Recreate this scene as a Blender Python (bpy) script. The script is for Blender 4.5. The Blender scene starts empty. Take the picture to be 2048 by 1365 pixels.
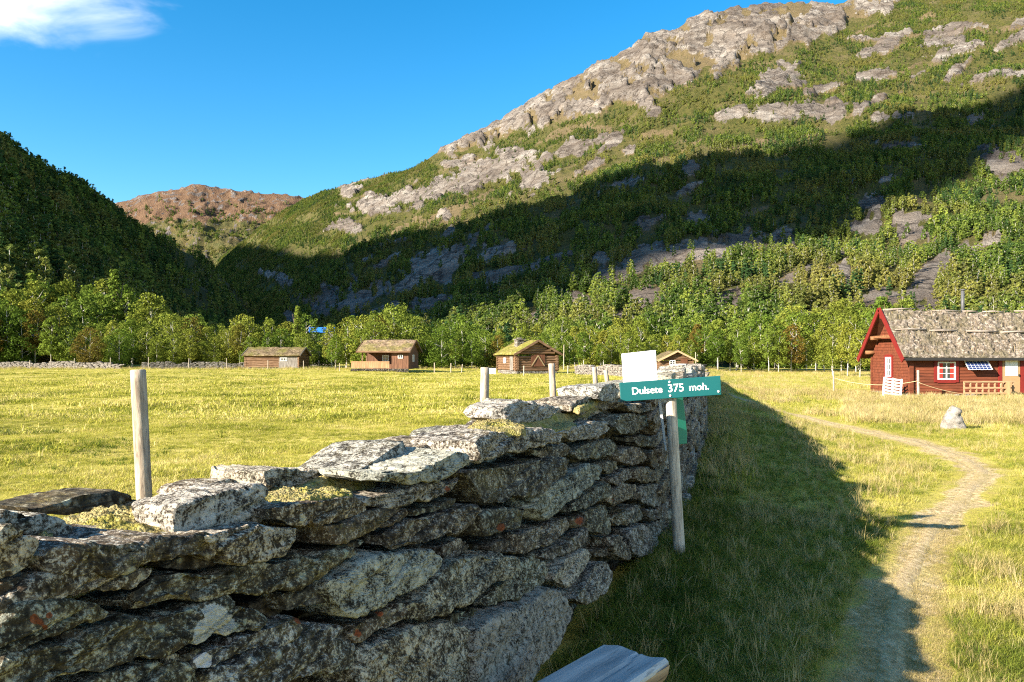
import bpy, math, random
import numpy as np
from mathutils import Vector, Matrix, Euler
R = math.radians
S = bpy.context.scene
COL = S.collection
rng = np.random.default_rng(7)
random.seed(7)
FPX, CX, HY, CAMZ = 1536.0, 1024.0, 715.0, 1.65   # focal length, principal column, horizon row and eye height

# ---------------------------------------------------------------- noise
_perm = np.random.default_rng(3).permutation(1024).astype(np.int64)
_grad = np.random.default_rng(4).normal(size=(1024, 3)); _grad /= np.linalg.norm(_grad, axis=1)[:, None]
def perlin(p):
    p = np.asarray(p, float); i = np.floor(p).astype(np.int64); f = p - i
    w = f * f * f * (f * (f * 6 - 15) + 10); out = np.zeros(len(p))
    for dx in (0, 1):
        wx = w[:, 0] if dx else 1 - w[:, 0]
        hx = _perm[(i[:, 0] + dx) & 1023]
        for dy in (0, 1):
            wy = w[:, 1] if dy else 1 - w[:, 1]
            hy = _perm[(hx + i[:, 1] + dy) & 1023]
            for dz in (0, 1):
                wz = w[:, 2] if dz else 1 - w[:, 2]
                g = _grad[_perm[(hy + i[:, 2] + dz) & 1023]]
                d = g[:, 0] * (f[:, 0] - dx) + g[:, 1] * (f[:, 1] - dy) + g[:, 2] * (f[:, 2] - dz)
                out += wx * wy * wz * d
    return out * 1.5
def fbm(p, octv=4, gain=.5, lac=2.03):
    p = np.asarray(p, float); a = 1.; s = np.zeros(len(p))
    for k in range(octv):
        s += a * perlin(p + 17.3 * k); p = p * lac; a *= gain
    return s
def ridged(p, octv=4, gain=.5):
    p = np.asarray(p, float); a = 1.; s = np.zeros(len(p))
    for k in range(octv):
        s += a * (1 - 2 * np.abs(perlin(p + 9.1 * k))); p = p * 2.07; a *= gain
    return s
def sstep(a, b, x):
    t = np.clip((np.asarray(x, float) - a) / (b - a), 0, 1); return t * t * (3 - 2 * t)

# ---------------------------------------------------------------- objects
def tag(o, label=None, cat=None, group=None, kind=None):
    if label: o['label'] = label
    if cat: o['category'] = cat
    if group: o['group'] = group
    if kind: o['kind'] = kind
    return o
def mesh_obj(name, v, f, mats, parent=None, smooth=False, attrs=None, mi=None):
    me = bpy.data.meshes.new(name)
    v = np.asarray(v, float)
    me.from_pydata(v.tolist(), [], f.tolist() if isinstance(f, np.ndarray) else f)
    for m in (mats if isinstance(mats, (list, tuple)) else [mats]): me.materials.append(m)
    if attrs:
        for k, a in attrs.items():
            at = me.attributes.new(k, 'FLOAT', 'POINT'); at.data.foreach_set('value', np.asarray(a, np.float32))
    if mi is not None: me.polygons.foreach_set('material_index', np.asarray(mi, np.int32))
    if smooth: me.polygons.foreach_set('use_smooth', np.ones(len(me.polygons), bool))
    me.update()
    o = bpy.data.objects.new(name, me); COL.objects.link(o)
    if parent is not None: o.parent = parent
    return o
def empty(name, loc=(0, 0, 0), rz=0):
    o = bpy.data.objects.new(name, None); COL.objects.link(o); o.location = loc; o.rotation_euler = (0, 0, rz)
    o.empty_display_size = .2
    return o
class MB:
    """collects boxes, beams and tubes into one mesh"""
    def __init__(s): s.v = []; s.f = []
    def add(s, vs, fs):
        n = len(s.v); s.v += [tuple(p) for p in vs]; s.f += [tuple(i + n for i in q) for q in fs]
    def box(s, x0, x1, y0, y1, z0, z1):
        s.add([(x0, y0, z0), (x1, y0, z0), (x1, y1, z0), (x0, y1, z0), (x0, y0, z1), (x1, y0, z1), (x1, y1, z1), (x0, y1, z1)],
              [(0, 3, 2, 1), (4, 5, 6, 7), (0, 1, 5, 4), (1, 2, 6, 5), (2, 3, 7, 6), (3, 0, 4, 7)]); return s
    def beam(s, p0, p1, w, h, up=(0, 0, 1)):
        p0, p1 = Vector(p0), Vector(p1); d = (p1 - p0).normalized(); up = Vector(up)
        a = d.cross(up)
        if a.length < 1e-4: a = d.cross(Vector((1, 0, 0)))
        a.normalize(); b = a.cross(d).normalized(); vs = []
        for p in (p0, p1):
            for i, j in ((-1, -1), (1, -1), (1, 1), (-1, 1)): vs.append(p + a * (w / 2 * i) + b * (h / 2 * j))
        s.add(vs, [(0, 1, 2, 3), (7, 6, 5, 4), (0, 4, 5, 1), (1, 5, 6, 2), (2, 6, 7, 3), (3, 7, 4, 0)]); return s
    def tube(s, pts, rad, n=8, cap=True):
        pts = [Vector(p) for p in pts]; rad = rad if hasattr(rad, '__len__') else [rad] * len(pts); vs = []; fs = []
        for k, p in enumerate(pts):
            d = (pts[min(k + 1, len(pts) - 1)] - pts[max(k - 1, 0)]).normalized()
            a = d.cross(Vector((0, 0, 1)) if abs(d.z) < .9 else Vector((1, 0, 0))).normalized(); b = d.cross(a)
            for i in range(n):
                t = 2 * math.pi * i / n; vs.append(p + (a * math.cos(t) + b * math.sin(t)) * rad[k])
        for k in range(len(pts) - 1):
            for i in range(n):
                j = (i + 1) % n; fs.append((k * n + i, k * n + j, (k + 1) * n + j, (k + 1) * n + i))
        if cap:
            fs.append(tuple(range(n))[::-1]); fs.append(tuple((len(pts) - 1) * n + i for i in range(n)))
        s.add(vs, fs); return s
    def build(s, name, mat, parent=None, smooth=False, bevel=0):
        o = mesh_obj(name, s.v, s.f, mat, parent, smooth)
        if bevel:
            b = o.modifiers.new('b', 'BEVEL'); b.width = bevel; b.segments = 2; b.limit_method = 'ANGLE'
        return o

# ---------------------------------------------------------------- materials
class NT:
    def __init__(s, name):
        s.m = bpy.data.materials.new(name); s.m.use_nodes = True; s.t = s.m.node_tree; s.t.nodes.clear()
        s.out = s.t.nodes.new('ShaderNodeOutputMaterial')
    def n(s, typ, ins=None, **props):
        x = s.t.nodes.new(typ)
        for k, v in props.items(): setattr(x, k, v)
        for k, v in (ins or {}).items(): s.set(x.inputs[k], v)
        return x
    def set(s, sock, v):
        if isinstance(v, bpy.types.NodeSocket): s.t.links.new(v, sock)
        elif isinstance(v, bpy.types.Node): s.t.links.new(v.outputs[0], sock)
        elif hasattr(v, '__len__') and len(v) == 3 and sock.type == 'RGBA': sock.default_value = (*v, 1)
        else: sock.default_value = v
    def pos(s): return s.n('ShaderNodeNewGeometry').outputs['Position']
    def mapped(s, vec, scale=(1, 1, 1), rot=(0, 0, 0)):
        return s.n('ShaderNodeMapping', {'Vector': vec, 'Scale': scale, 'Rotation': rot})
    def noise(s, vec, scale, detail=4, rough=.55, dist=0):
        return s.n('ShaderNodeTexNoise', {'Vector': vec, 'Scale': scale, 'Detail': detail, 'Roughness': rough, 'Distortion': dist}).outputs[0]
    def vor(s, vec, scale, feature='F1', out='Distance'):
        return s.n('ShaderNodeTexVoronoi', {'Vector': vec, 'Scale': scale}, feature=feature).outputs[out]
    def ramp(s, fac, stops, interp='LINEAR'):
        x = s.n('ShaderNodeValToRGB', {'Fac': fac}); x.color_ramp.interpolation = interp
        e = x.color_ramp.elements
        while len(e) < len(stops): e.new(.5)
        for q, (p, c) in zip(e, stops): q.position = p; q.color = (c, c, c, 1) if not hasattr(c, '__len__') else (*c, 1)
        return x.outputs[0]
    def mix(s, f, a, b, mode='MIX'):
        return s.n('ShaderNodeMixRGB', {'Fac': f, 'Color1': a, 'Color2': b}, blend_type=mode).outputs[0]
    def math(s, op, a, b=0.):
        return s.n('ShaderNodeMath', {0: a, 1: b}, operation=op).outputs[0]
    def attr(s, name): return s.n('ShaderNodeAttribute', attribute_name=name).outputs['Fac']
    def bump(s, h, strength=.5, dist=.02, normal=None):
        ins = {'Height': h, 'Strength': strength, 'Distance': dist}
        if normal is not None: ins['Normal'] = normal
        return s.n('ShaderNodeBump', ins).outputs[0]
    def principled(s, col, rough=.85, normal=None, spec=.25, **kw):
        ins = {'Base Color': col, 'Roughness': rough, 'Specular IOR Level': spec}; ins.update(kw)
        if normal is not None: ins['Normal'] = normal
        p = s.n('ShaderNodeBsdfPrincipled', ins); s.t.links.new(p.outputs[0], s.out.inputs[0]); return s.m
    def leaf(s, col, trans=.35, normal=None):
        i = {'Color': col}
        d = s.n('ShaderNodeBsdfDiffuse', i); t = s.n('ShaderNodeBsdfTranslucent', i)
        m = s.n('ShaderNodeMixShader', {'Fac': trans, 1: d.outputs[0], 2: t.outputs[0]})
        s.t.links.new(m.outputs[0], s.out.inputs[0]); return s.m

def foliage_mat(name, dark, mid, light, patch=None, scale=.03, trans=.3):
    k = NT(name); oi = k.n('ShaderNodeObjectInfo'); isl = k.n('ShaderNodeNewGeometry').outputs['Random Per Island']
    c = k.ramp(oi.outputs['Random'], [(0, dark), (.5, mid), (1, light)])
    if patch:
        nz = k.noise(oi.outputs['Location'], scale, 3)
        c = k.mix(k.ramp(nz, [(.48, 0.), (.66, .8)]), c, patch)
    c = k.mix(.55, c, k.ramp(isl, [(0, (.38, .38, .38)), (1, (1.5, 1.5, 1.35))]), 'MULTIPLY')
    return k.leaf(c, trans)
def wood_mat(name, a, b, c, grain=(1, 1, 14), scale=6, rough=.8, bump=.4, axis=None, bd=.006):
    k = NT(name); p = k.n('ShaderNodeTexCoord').outputs['Object']
    g = {'x': (.12, 1, 1), 'y': (1, .12, 1), 'z': (1, 1, .12)}[axis or 'x']
    v = k.mapped(p, tuple(q * scale for q in g))
    n1 = k.noise(v, 3, 6, .65, .6); n2 = k.noise(k.mapped(p, (1.3, 1.3, 1.3)), 2.2, 4)
    n3 = k.noise(v, 12, 4, .7)
    col = k.ramp(n1, [(.28, a), (.5, b), (.72, c)])
    col = k.mix(k.ramp(n2, [(.35, 0.), (.75, .6)]), col, k.mix(.5, col, a))
    col = k.mix(k.ramp(n3, [(.56, 0.), (.7, .55)]), col, tuple(q * .35 for q in a))
    return k.principled(col, rough, k.bump(k.mix(.5, n1, n3), bump, bd))
def plain(name, col, rough=.6, var=.15, spec=.3, **kw):
    k = NT(name); n = k.noise(k.pos(), 9, 5, .6); n2 = k.noise(k.pos(), 70, 3)
    c = k.mix(k.ramp(n, [(.35, 0.), (.7, 1.)]), col, tuple(q * (1 - var) for q in col))
    c = k.mix(k.ramp(n2, [(.6, 0.), (.75, var)]), c, tuple(q * .6 for q in col))
    return k.principled(c, rough, k.bump(n2, .08, .01), spec, **kw)

# ---------------------------------------------------------------- camera, sun, sky
cam_d = bpy.data.cameras.new('camera'); cam = bpy.data.objects.new('camera', cam_d); COL.objects.link(cam)
cam.location = (0, 0, CAMZ); cam.rotation_euler = (R(90), 0, 0)
cam_d.sensor_width = 36; cam_d.lens = 36 * FPX / 2048; cam_d.shift_y = (HY - 682.5) / 2048
cam_d.clip_start = .05; cam_d.clip_end = 20000; S.camera = cam
SUN_EL = 22.5; HX, HYD = .82, .572                     # the light travels towards (+HX, +HYD)
TAN = math.tan(R(SUN_EL))
sd = bpy.data.lights.new('sun', 'SUN'); sun = bpy.data.objects.new('sun', sd); COL.objects.link(sun)
sd.energy = 5.0; sd.angle = R(.5); sd.color = (1, .91, .76)
sun.rotation_euler = Vector((-HX * math.cos(R(SUN_EL)), -HYD * math.cos(R(SUN_EL)), math.sin(R(SUN_EL)))).to_track_quat('Z', 'Y').to_euler()
W = bpy.data.worlds.new('World'); S.world = W; W.use_nodes = True
wt = W.node_tree; wt.nodes.clear()
wo = wt.nodes.new('ShaderNodeOutputWorld'); bg = wt.nodes.new('ShaderNodeBackground'); wt.links.new(bg.outputs[0], wo.inputs[0])
sky = wt.nodes.new('ShaderNodeTexSky'); sky.sky_type = 'NISHITA'; sky.sun_disc = False
sky.sun_elevation = R(SUN_EL); sky.sun_rotation = math.atan2(-HX, -HYD) % (2 * math.pi)
sky.altitude = 375; sky.air_density = 1.0; sky.dust_density = .15; sky.ozone_density = 2.5
hs = wt.nodes.new('ShaderNodeHueSaturation'); hs.inputs['Saturation'].default_value = 1.40
hs.inputs['Hue'].default_value = .493
hs.inputs['Value'].default_value = .92
wt.links.new(sky.outputs[0], hs.inputs['Color'])
# thin white cloud high in the sky up the valley to the left
tc = wt.nodes.new('ShaderNodeTexCoord')
def wmath(op, a, b=0.):
    x = wt.nodes.new('ShaderNodeMath'); x.operation = op
    for i, q in enumerate((a, b)):
        if isinstance(q, bpy.types.NodeSocket): wt.links.new(q, x.inputs[i])
        else: x.inputs[i].default_value = q
    return x.outputs[0]
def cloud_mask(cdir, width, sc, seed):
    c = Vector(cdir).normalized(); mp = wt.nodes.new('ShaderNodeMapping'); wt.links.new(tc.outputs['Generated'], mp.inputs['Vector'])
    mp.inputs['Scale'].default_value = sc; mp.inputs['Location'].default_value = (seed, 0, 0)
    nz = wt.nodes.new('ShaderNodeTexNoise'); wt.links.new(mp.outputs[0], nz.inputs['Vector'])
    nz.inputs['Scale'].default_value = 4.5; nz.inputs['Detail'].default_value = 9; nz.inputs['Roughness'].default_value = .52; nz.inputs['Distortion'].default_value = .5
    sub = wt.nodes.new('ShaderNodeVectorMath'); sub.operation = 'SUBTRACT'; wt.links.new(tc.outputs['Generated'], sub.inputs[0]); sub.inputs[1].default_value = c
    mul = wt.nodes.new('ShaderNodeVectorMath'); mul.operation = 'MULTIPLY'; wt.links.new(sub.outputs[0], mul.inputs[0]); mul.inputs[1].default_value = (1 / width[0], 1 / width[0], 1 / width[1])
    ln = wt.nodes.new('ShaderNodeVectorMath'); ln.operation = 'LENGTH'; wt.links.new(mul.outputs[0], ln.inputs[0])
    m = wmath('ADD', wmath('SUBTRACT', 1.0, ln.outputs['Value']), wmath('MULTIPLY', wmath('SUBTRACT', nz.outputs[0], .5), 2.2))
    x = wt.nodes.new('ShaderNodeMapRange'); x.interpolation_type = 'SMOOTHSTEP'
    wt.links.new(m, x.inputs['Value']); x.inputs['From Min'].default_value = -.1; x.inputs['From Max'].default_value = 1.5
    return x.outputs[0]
mk = wmath('MAXIMUM', cloud_mask((-.69, 1, .50), (.17, .058), (1.4, 1.4, 3.4), 0.), cloud_mask((.55, -1, .66), (.78, .40), (1.1, 1.1, 2.2), 5.))   # second mask: unseen cloud bank added behind the viewer as neutral fill light
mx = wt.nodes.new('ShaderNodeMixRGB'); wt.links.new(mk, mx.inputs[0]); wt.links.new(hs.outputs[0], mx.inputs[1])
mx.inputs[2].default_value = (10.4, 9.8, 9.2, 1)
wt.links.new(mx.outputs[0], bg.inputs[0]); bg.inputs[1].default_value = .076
S.view_settings.view_transform = 'Standard'; S.view_settings.look = 'None'; S.view_settings.exposure = 1.98; S.view_settings.gamma = 1
S.render.engine = 'CYCLES'
S.cycles.max_bounces = 5; S.cycles.diffuse_bounces = 3; S.cycles.glossy_bounces = 2; S.cycles.transmission_bounces = 3; S.cycles.transparent_max_bounces = 4
S.cycles.use_denoising = False; S.cycles.pixel_filter_type = 'BLACKMAN_HARRIS'; S.cycles.filter_width = 1.15; S.cycles.use_adaptive_sampling = False; S.cycles.sample_clamp_indirect = 3.0
S.cycles.caustics_reflective = False; S.cycles.caustics_refractive = False

# ---------------------------------------------------------------- the lie of the land
def xw(y):                                             # foot of the dry stone wall's right face
    y = np.asarray(y, float); return np.minimum(np.minimum(-1.2 + .37 * y, -.55 + .2865 * y), .05 + .2505 * y)
def ground_z(x, y):
    x = np.asarray(x, float); y = np.asarray(y, float); sh = x.shape
    x = x.ravel(); y = y.ravel()
    d = (x - xw(y)) * .94
    z = -.26 * sstep(.3, 3.2, d) - .14 * sstep(18, 34, y) * sstep(1, 5, d)
    left = 1 - sstep(-.7, -.2, d)
    P = np.c_[x, y, 0 * x]
    near = 1 - sstep(120, 200, np.hypot(x, y))
    z = z + near * (perlin(P * .22) * .17 + perlin(P * .07 + 5) * .2) * (left * sstep(1, 8, np.abs(d)) + (1 - left) * .35 * sstep(0, 4, d))
    z = z + near * perlin(P * .8 + 3) * .03
    z = z - 4.0 * sstep(180, 400, np.hypot(x, y))
    return z.reshape(sh)
def gz1(x, y): return float(ground_z(np.array([x]), np.array([y]))[0])
def at(px, py, D): return ((px - CX) / FPX * D, D, CAMZ + (HY - py) / FPX * D)
# ================================================================ TERRAIN
def rows_grid(n, m):
    i = np.arange(n - 1)[:, None] * m + np.arange(m - 1)[None, :]
    return np.stack([i, i + 1, i + m + 1, i + m], -1).reshape(-1, 4)
def curve(pts):
    a = np.array(pts, float); return lambda x: np.interp(x, a[:, 0], a[:, 1])
BARE = curve([(560, 300), (800, 318), (860, 322), (960, 300), (1050, 262), (1120, 250), (1200, 222), (1310, 211), (1354, 170), (1464, 145), (1521, 112), (1640, 84), (1750, 30), (1815, 0), (1900, -60), (2600, -200)])
PATCH = [  # cx, cy, rx, ry, rise in degrees, kind (rock / dry grass)
 (965,345,120,30,22,0),(1060,362,55,20,20,0),(760,408,80,20,14,0),(860,392,60,20,24,0),(1150,300,75,15,18,0),(1215,282,40,10,14,0),
 (890,432,80,15,30,1),(800,462,60,10,33,1),(1255,190,80,26,15,1),(960,400,50,12,25,1),(1130,262,70,13,22,1),(700,455,40,12,-20,0),
 (1550,228,150,15,3,0),(1660,222,70,18,0,0),(1460,236,60,10,8,0),(1560,158,45,22,30,0),(1500,290,60,9,10,1),
 (1755,98,45,14,20,0),(1900,62,40,12,10,0),(1880,122,48,10,30,0),(1745,155,50,9,5,0),(2010,90,40,9,30,0),(1960,160,35,8,20,0),
 (880,528,75,28,18,0),(690,600,95,36,12,0),(800,575,50,16,20,0),(980,515,55,14,12,0),(860,612,34,16,-8,0),(760,620,40,12,20,0),
 (1302,442,36,16,8,0),(1392,440,24,12,0,0),(1745,412,26,22,25,0),(1735,455,34,18,0,0),(1815,462,48,26,-20,0),(2010,335,60,26,8,0),(1985,315,50,10,5,0),
 (1370,505,190,22,9,2),(1490,490,90,17,8,2),(1230,552,60,16,15,0),(1285,592,60,18,5,2),(1455,602,40,20,20,0),(1570,560,70,10,25,2),
 (1760,612,60,30,15,0),(1830,590,60,24,20,0),(1860,545,60,17,30,2),(1950,500,60,12,25,2),(1640,640,60,12,0,2),(1160,600,26,14,0,2),(1690,545,30,22,0,2),
 (560,560,34,8,-20,0),(1080,640,30,10,10,0),(1180,520,24,20,0,-1),(1345,320,60,20,0,-1)]
_rp = np.random.default_rng(77)
for _ in range(95):
    _a = _rp.uniform(660, 2080); _b = _rp.uniform(max(20, float(BARE(_a)) - 10), 640); PATCH.append((_a, _b, _rp.uniform(12, 55), _rp.uniform(3.5, 10), _rp.uniform(-5, 32), int(_rp.choice([0, 0, 2, 1]))))
def masks(px, py):
    rock = np.full(len(px), -1.0); gold = np.full(len(px), -1.0)
    q = np.c_[px / 42., py / 30., 0 * px]; wob = .85 * fbm(q, 5, .68)
    for cx, cy, rx, ry, an, kd in PATCH:
        if kd < 0: continue
        c, s = math.cos(R(an)), math.sin(R(an)); dx = px - cx; dy = -(py - cy)
        d = 1.05 - np.hypot((dx * c + dy * s) / rx, (-dx * s + dy * c) / ry)
        if kd == 0: rock = np.maximum(rock, d)
        elif kd == 1: gold = np.maximum(gold, d)
        else: rock = np.maximum(rock, d - .02); gold = np.maximum(gold, d + .25)
    b = (BARE(px) - py) / 34.
    rock = np.maximum(rock, np.clip(b, -1, .32) + .5 * fbm(np.c_[px / 80., py / 45., 3 + 0 * px], 4, .6))
    gold = np.maximum(gold, np.clip(b + .15, -1, .9))
    rock = sstep(-.05, .35, rock + wob * .9); gold = sstep(0, .4, gold + wob * .7)
    return rock, gold
def hill(pxs, ts, F, Rr, E, ex, seed, amp, crag=1.0, beyond=1.0):
    PX, T = np.meshgrid(pxs, ts, indexing='ij')
    px = PX.ravel(); t = T.ravel(); f = F(px); r = Rr(px); H = r * E(px) + CAMZ
    D = f + (r - f) * t; x = D * (px - CX) / FPX
    tt = np.clip(t, 0, 1)
    z = H * tt ** ex - np.clip(t - 1, 0, 1) * H * beyond - 1.2 * (1 - sstep(0, .08, t))
    P = np.c_[x, D, 0 * x + seed]
    w = sstep(0, .25, tt) * (1 - .75 * sstep(.86, 1.0, t))
    z = z + w * amp * (fbm(P / 260., 3) * 1.0 + fbm(P / 60. + 4, 3) * .32)
    py = HY - FPX * (z - CAMZ) / D
    rock, gold = masks(px, py)
    cl = ridged(np.c_[x / 38., D / 38., z / 16. + seed], 4, .55)
    z = z + crag * rock * (.25 + .75 * w) * ((cl - .6) * D * .0030 + (ridged(np.c_[x / 110., D / 110., z / 90. + seed], 4, .6) - .4) * D * .0034 * (1 + 1.6 * sstep(-25, 25, BARE(px) - py)))
    z = z + (1 - rock) * fbm(P / 14., 2) * 1.0 * (.3 + .7 * w)
    py = HY - FPX * (z - CAMZ) / D
    return dict(x=x, y=D, z=z, px=px, py=py, rock=rock, gold=gold, n=len(pxs), m=len(ts), t=t)

# --- materials of the slopes
def slope_mat(name, veg, veg2, gold_a, gold_b, rock_a, rock_b, rock_c, fs=1.0):
    k = NT(name); p = k.pos()
    n1 = k.noise(p, .045 * fs, 5, .6); n2 = k.noise(p, .35 * fs, 5, .65); n3 = k.noise(p, 1.6 * fs, 4, .7)
    st = k.math('ADD', k.math('MULTIPLY', k.noise(k.mapped(p, (.10 * fs, .10 * fs, .4 * fs), (.25, .2, 0)), 1.0, 6, .7, 1.2), .42), k.math('MULTIPLY', k.noise(k.mapped(p, (.02 * fs, .02 * fs, .06 * fs), (.3, .3, 0)), 1.0, 6, .65, .8), .58))
    v = k.ramp(n2, [(.3, veg), (.7, veg2)])
    v = k.mix(k.ramp(n1, [(.5, 0.), (.68, .55)]), v, gold_b)
    g = k.ramp(n2, [(.3, gold_a), (.68, gold_b)])
    r = k.ramp(st, [(.30, rock_a), (.48, rock_b), (.64, rock_c)])
    r = k.mix(k.ramp(n3, [(.3, .35), (.46, 0.)]), r, tuple(q * .35 for q in rock_a))
    wv = k.n('ShaderNodeVectorMath', {0: k.mapped(p, (.030 * fs, .030 * fs, .018 * fs)), 1: k.n('ShaderNodeVectorMath', {0: k.n('ShaderNodeTexNoise', {'Vector': p, 'Scale': .09 * fs, 'Detail': 4.}).outputs['Color'], 1: (.9, .9, .9)}, operation='MULTIPLY').outputs[0]}, operation='ADD').outputs[0]
    ck = k.vor(wv, 2.2, 'DISTANCE_TO_EDGE')
    r = k.mix(k.ramp(ck, [(.0, .85), (.07, 0.)]), r, tuple(q * .5 for q in rock_a))
    r = k.mix(k.ramp(n1, [(.52, 0.), (.7, .5)]), r, (.23, .17, .12))
    lo = k.noise(k.mapped(p, (.016 * fs, .016 * fs, .03 * fs)), 1.0, 5, .62, .9)
    r = k.mix(k.ramp(lo, [(.40, .8), (.56, 0.)]), r, k.mix(.6, r, (.085, .062, .045)))
    c = k.mix(k.ramp(k.math('ADD', k.attr('gold'), k.math('MULTIPLY', k.math('SUBTRACT', n2, .5), 1.2)), [(.35, 0.), (.6, 1.)]), v, g)
    c = k.mix(k.ramp(k.math('ADD', k.attr('rock'), k.math('ADD', k.math('MULTIPLY', k.math('SUBTRACT', n2, .5), 1.9), k.math('MULTIPLY', k.math('SUBTRACT', n3, .5), .6))), [(.42, 0.), (.58, 1.)]), c, r)
    h = k.mix(.5, st, n3)
    return k.principled(c, .95, k.bump(h, .9, 5.0 / fs), .1)
m_slope = slope_mat('mountain_slope', (.045, .055, .015), (.125, .11, .032), (.12, .095, .04), (.19, .14, .08), (.060, .050, .045), (.20, .17, .145), (.44, .40, .35), .45)
m_far = slope_mat('far_slope', (.07, .085, .03), (.17, .13, .05), (.11, .062, .042), (.215, .135, .078), (.09, .08, .085), (.22, .19, .18), (.40, .36, .33), .07)

# right-hand mountain
rt = dict(
    F=curve([(380, 900), (450, 620), (560, 330), (700, 205), (850, 165), (1100, 150), (1400, 140), (2048, 128), (2800, 110)]),
    R=curve([(380, 3100), (450, 2800), (600, 2400), (830, 1900), (1200, 1600), (1600, 1700), (2048, 1900), (2800, 1800)]),
    E=lambda px: (HY - curve([(360, 590), (400, 560), (440, 519), (480, 487), (520, 455), (560, 428), (600, 405), (640, 386), (680, 373), (760, 351), (830, 335), (870, 309), (900, 291), (960, 264), (1000, 246), (1050, 215), (1100, 181), (1150, 159), (1200, 126), (1260, 101), (1290, 73), (1350, 61), (1380, 41), (1420, 25), (1500, 11), (1540, 8), (1580, 2), (1620, 6), (1650, 12), (1690, 4), (1720, 0), (1760, -12), (1850, -40), (2048, -100), (2800, -200)])(px)) / FPX)
mtn = hill(np.arange(384, 2640, 3.6), np.linspace(0, 1.10, 300), rt['F'], rt['R'], rt['E'], 1.5, 2.0, 24)
def hill_obj(name, h, mat):
    o = mesh_obj(name, np.c_[h['x'], h['y'], h['z']], rows_grid(h['n'], h['m']), mat, smooth=True, attrs={'rock': h['rock'], 'gold': h['gold']})
    return tag(o, kind='structure')
tag(hill_obj('mountain', mtn, m_slope), 'tall valley side with grey rock crest, birch woods and ledges right of the valley', 'mountain')
# left-hand wooded hill
lf = dict(F=curve([(-900, 120), (0, 132), (250, 165), (420, 260), (520, 420), (620, 640)]),
          R=curve([(-900, 330), (0, 400), (130, 520), (230, 720), (330, 860), (430, 1000), (620, 1300)]),
          E=lambda px: (HY - curve([(-900, 180), (-300, 240), (0, 303), (40, 322), (80, 343), (130, 368), (180, 400), (230, 424), (260, 447), (300, 472), (340, 492), (400, 522), (440, 548), (480, 590), (530, 640), (620, 690)])(px)) / FPX)
lh = hill(np.arange(-900, 622, 5.), np.linspace(0, 1.25, 150), lf['F'], lf['R'], lf['E'], 1.25, 9.0, 8, .2)
lh['rock'] *= 0; lh['gold'] *= 0
tag(hill_obj('wooded_hill', lh, m_slope), 'steep dark hill covered in forest left of the valley', 'hill')
# brown mountain at the head of the valley
fr = dict(F=curve([(0, 2900), (900, 3000)]), R=curve([(0, 4700), (900, 4700)]),
          E=lambda px: (HY - curve([(0, 470), (150, 440), (230, 409), (262, 398), (290, 385), (330, 380), (360, 377), (380, 371), (400, 369), (415, 374), (440, 378), (480, 380), (520, 386), (560, 386), (590, 391), (612, 398), (700, 430), (900, 470)])(px)) / FPX)
fm = hill(np.arange(60, 860, 3.2), np.linspace(0, 1.1, 170), fr['F'], fr['R'], fr['E'], 1.15, 31.0, 60, 0)
_q = np.c_[fm['px'] / 26., fm['py'] / 14., 0 * fm['px']]
fm['rock'] = .95 * sstep(.45, .85, ridged(_q, 3) * .45 + .2 * fbm(_q * 3, 2) + .1 * sstep(430, 375, fm['py'])); fm['gold'] = sstep(465, 415, fm['py'] + 20 * fbm(_q * .6, 3))
fm['z'] += fm['rock'] * 10 * ridged(np.c_[fm['x'], fm['y'], fm['z']] / 160., 3)
tag(hill_obj('far_mountain', fm, m_far), 'distant rounded brown mountain at the head of the valley', 'mountain')

# the ridge on the sunny side, outside the picture to the left, whose shadow lies on the right-hand mountain
def su(x, y): return HX * x + HYD * y, HYD * x - HX * y
edge = [(440, 515), (480, 491), (520, 489), (560, 500), (620, 515), (680, 510), (740, 492), (850, 470), (950, 447), (1050, 412), (1150, 380), (1200, 362), (1290, 352), (1376, 338), (1481, 310), (1622, 288), (1727, 268), (1807, 222), (1930, 195), (2048, 172), (2200, 150), (2400, 110)]
zz = mtn['z'].reshape(mtn['n'], mtn['m']); yy = mtn['y'].reshape(mtn['n'], mtn['m']); pp = mtn['py'].reshape(mtn['n'], mtn['m'])
pxs_ = np.arange(384, 2640, 3.6); UW = []
for ex_, ey_ in edge:
    i = int(np.argmin(np.abs(pxs_ - ex_))); run = np.minimum.accumulate(pp[i]); j = int(np.argmax(run <= ey_))
    Dd = yy[i, j]; s_, u_ = su(Dd * (ex_ - CX) / FPX, Dd); UW.append((u_, zz[i, j] + 5 + s_ * TAN))
UW = np.array(sorted(UW)); UW[1:-1, 1] = np.median(np.stack([UW[:-2, 1], UW[1:-1, 1], UW[2:, 1]]), 0)
print('shadow ridge u,w', np.round(UW).tolist())
uu = np.linspace(-4200, -60, 320)
Wc = np.interp(uu, UW[:, 0], UW[:, 1])
Wc = Wc * sstep(-246, -326, uu) * sstep(UW[0, 0] - 900, UW[0, 0] - 100, uu)
Wc = Wc + sstep(-300, -500, uu) * 10 * fbm(np.c_[uu / 60., 0 * uu, 0 * uu], 3)
ss = np.linspace(-5200, -170, 120); sc = -2500.
UU, SS = np.meshgrid(uu, ss, indexing='ij'); zc = (Wc - sc * TAN)
zc = zc * sstep(-222, -275, uu)
prof = np.where(SS > sc, 1 - ((SS - sc) / (ss[-1] - sc)) ** 1.0, 1 - ((sc - SS) / (sc - ss[0])) ** 1.0)
wgt = (zc[:, None] * prof); nz_ = fbm(np.c_[UU.ravel() / 300., SS.ravel() / 300., 0 * UU.ravel()], 4).reshape(UU.shape)
zr = wgt + nz_ * 60 * prof * (1 - prof) * 4 * (zc[:, None] > 60) - 3
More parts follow.
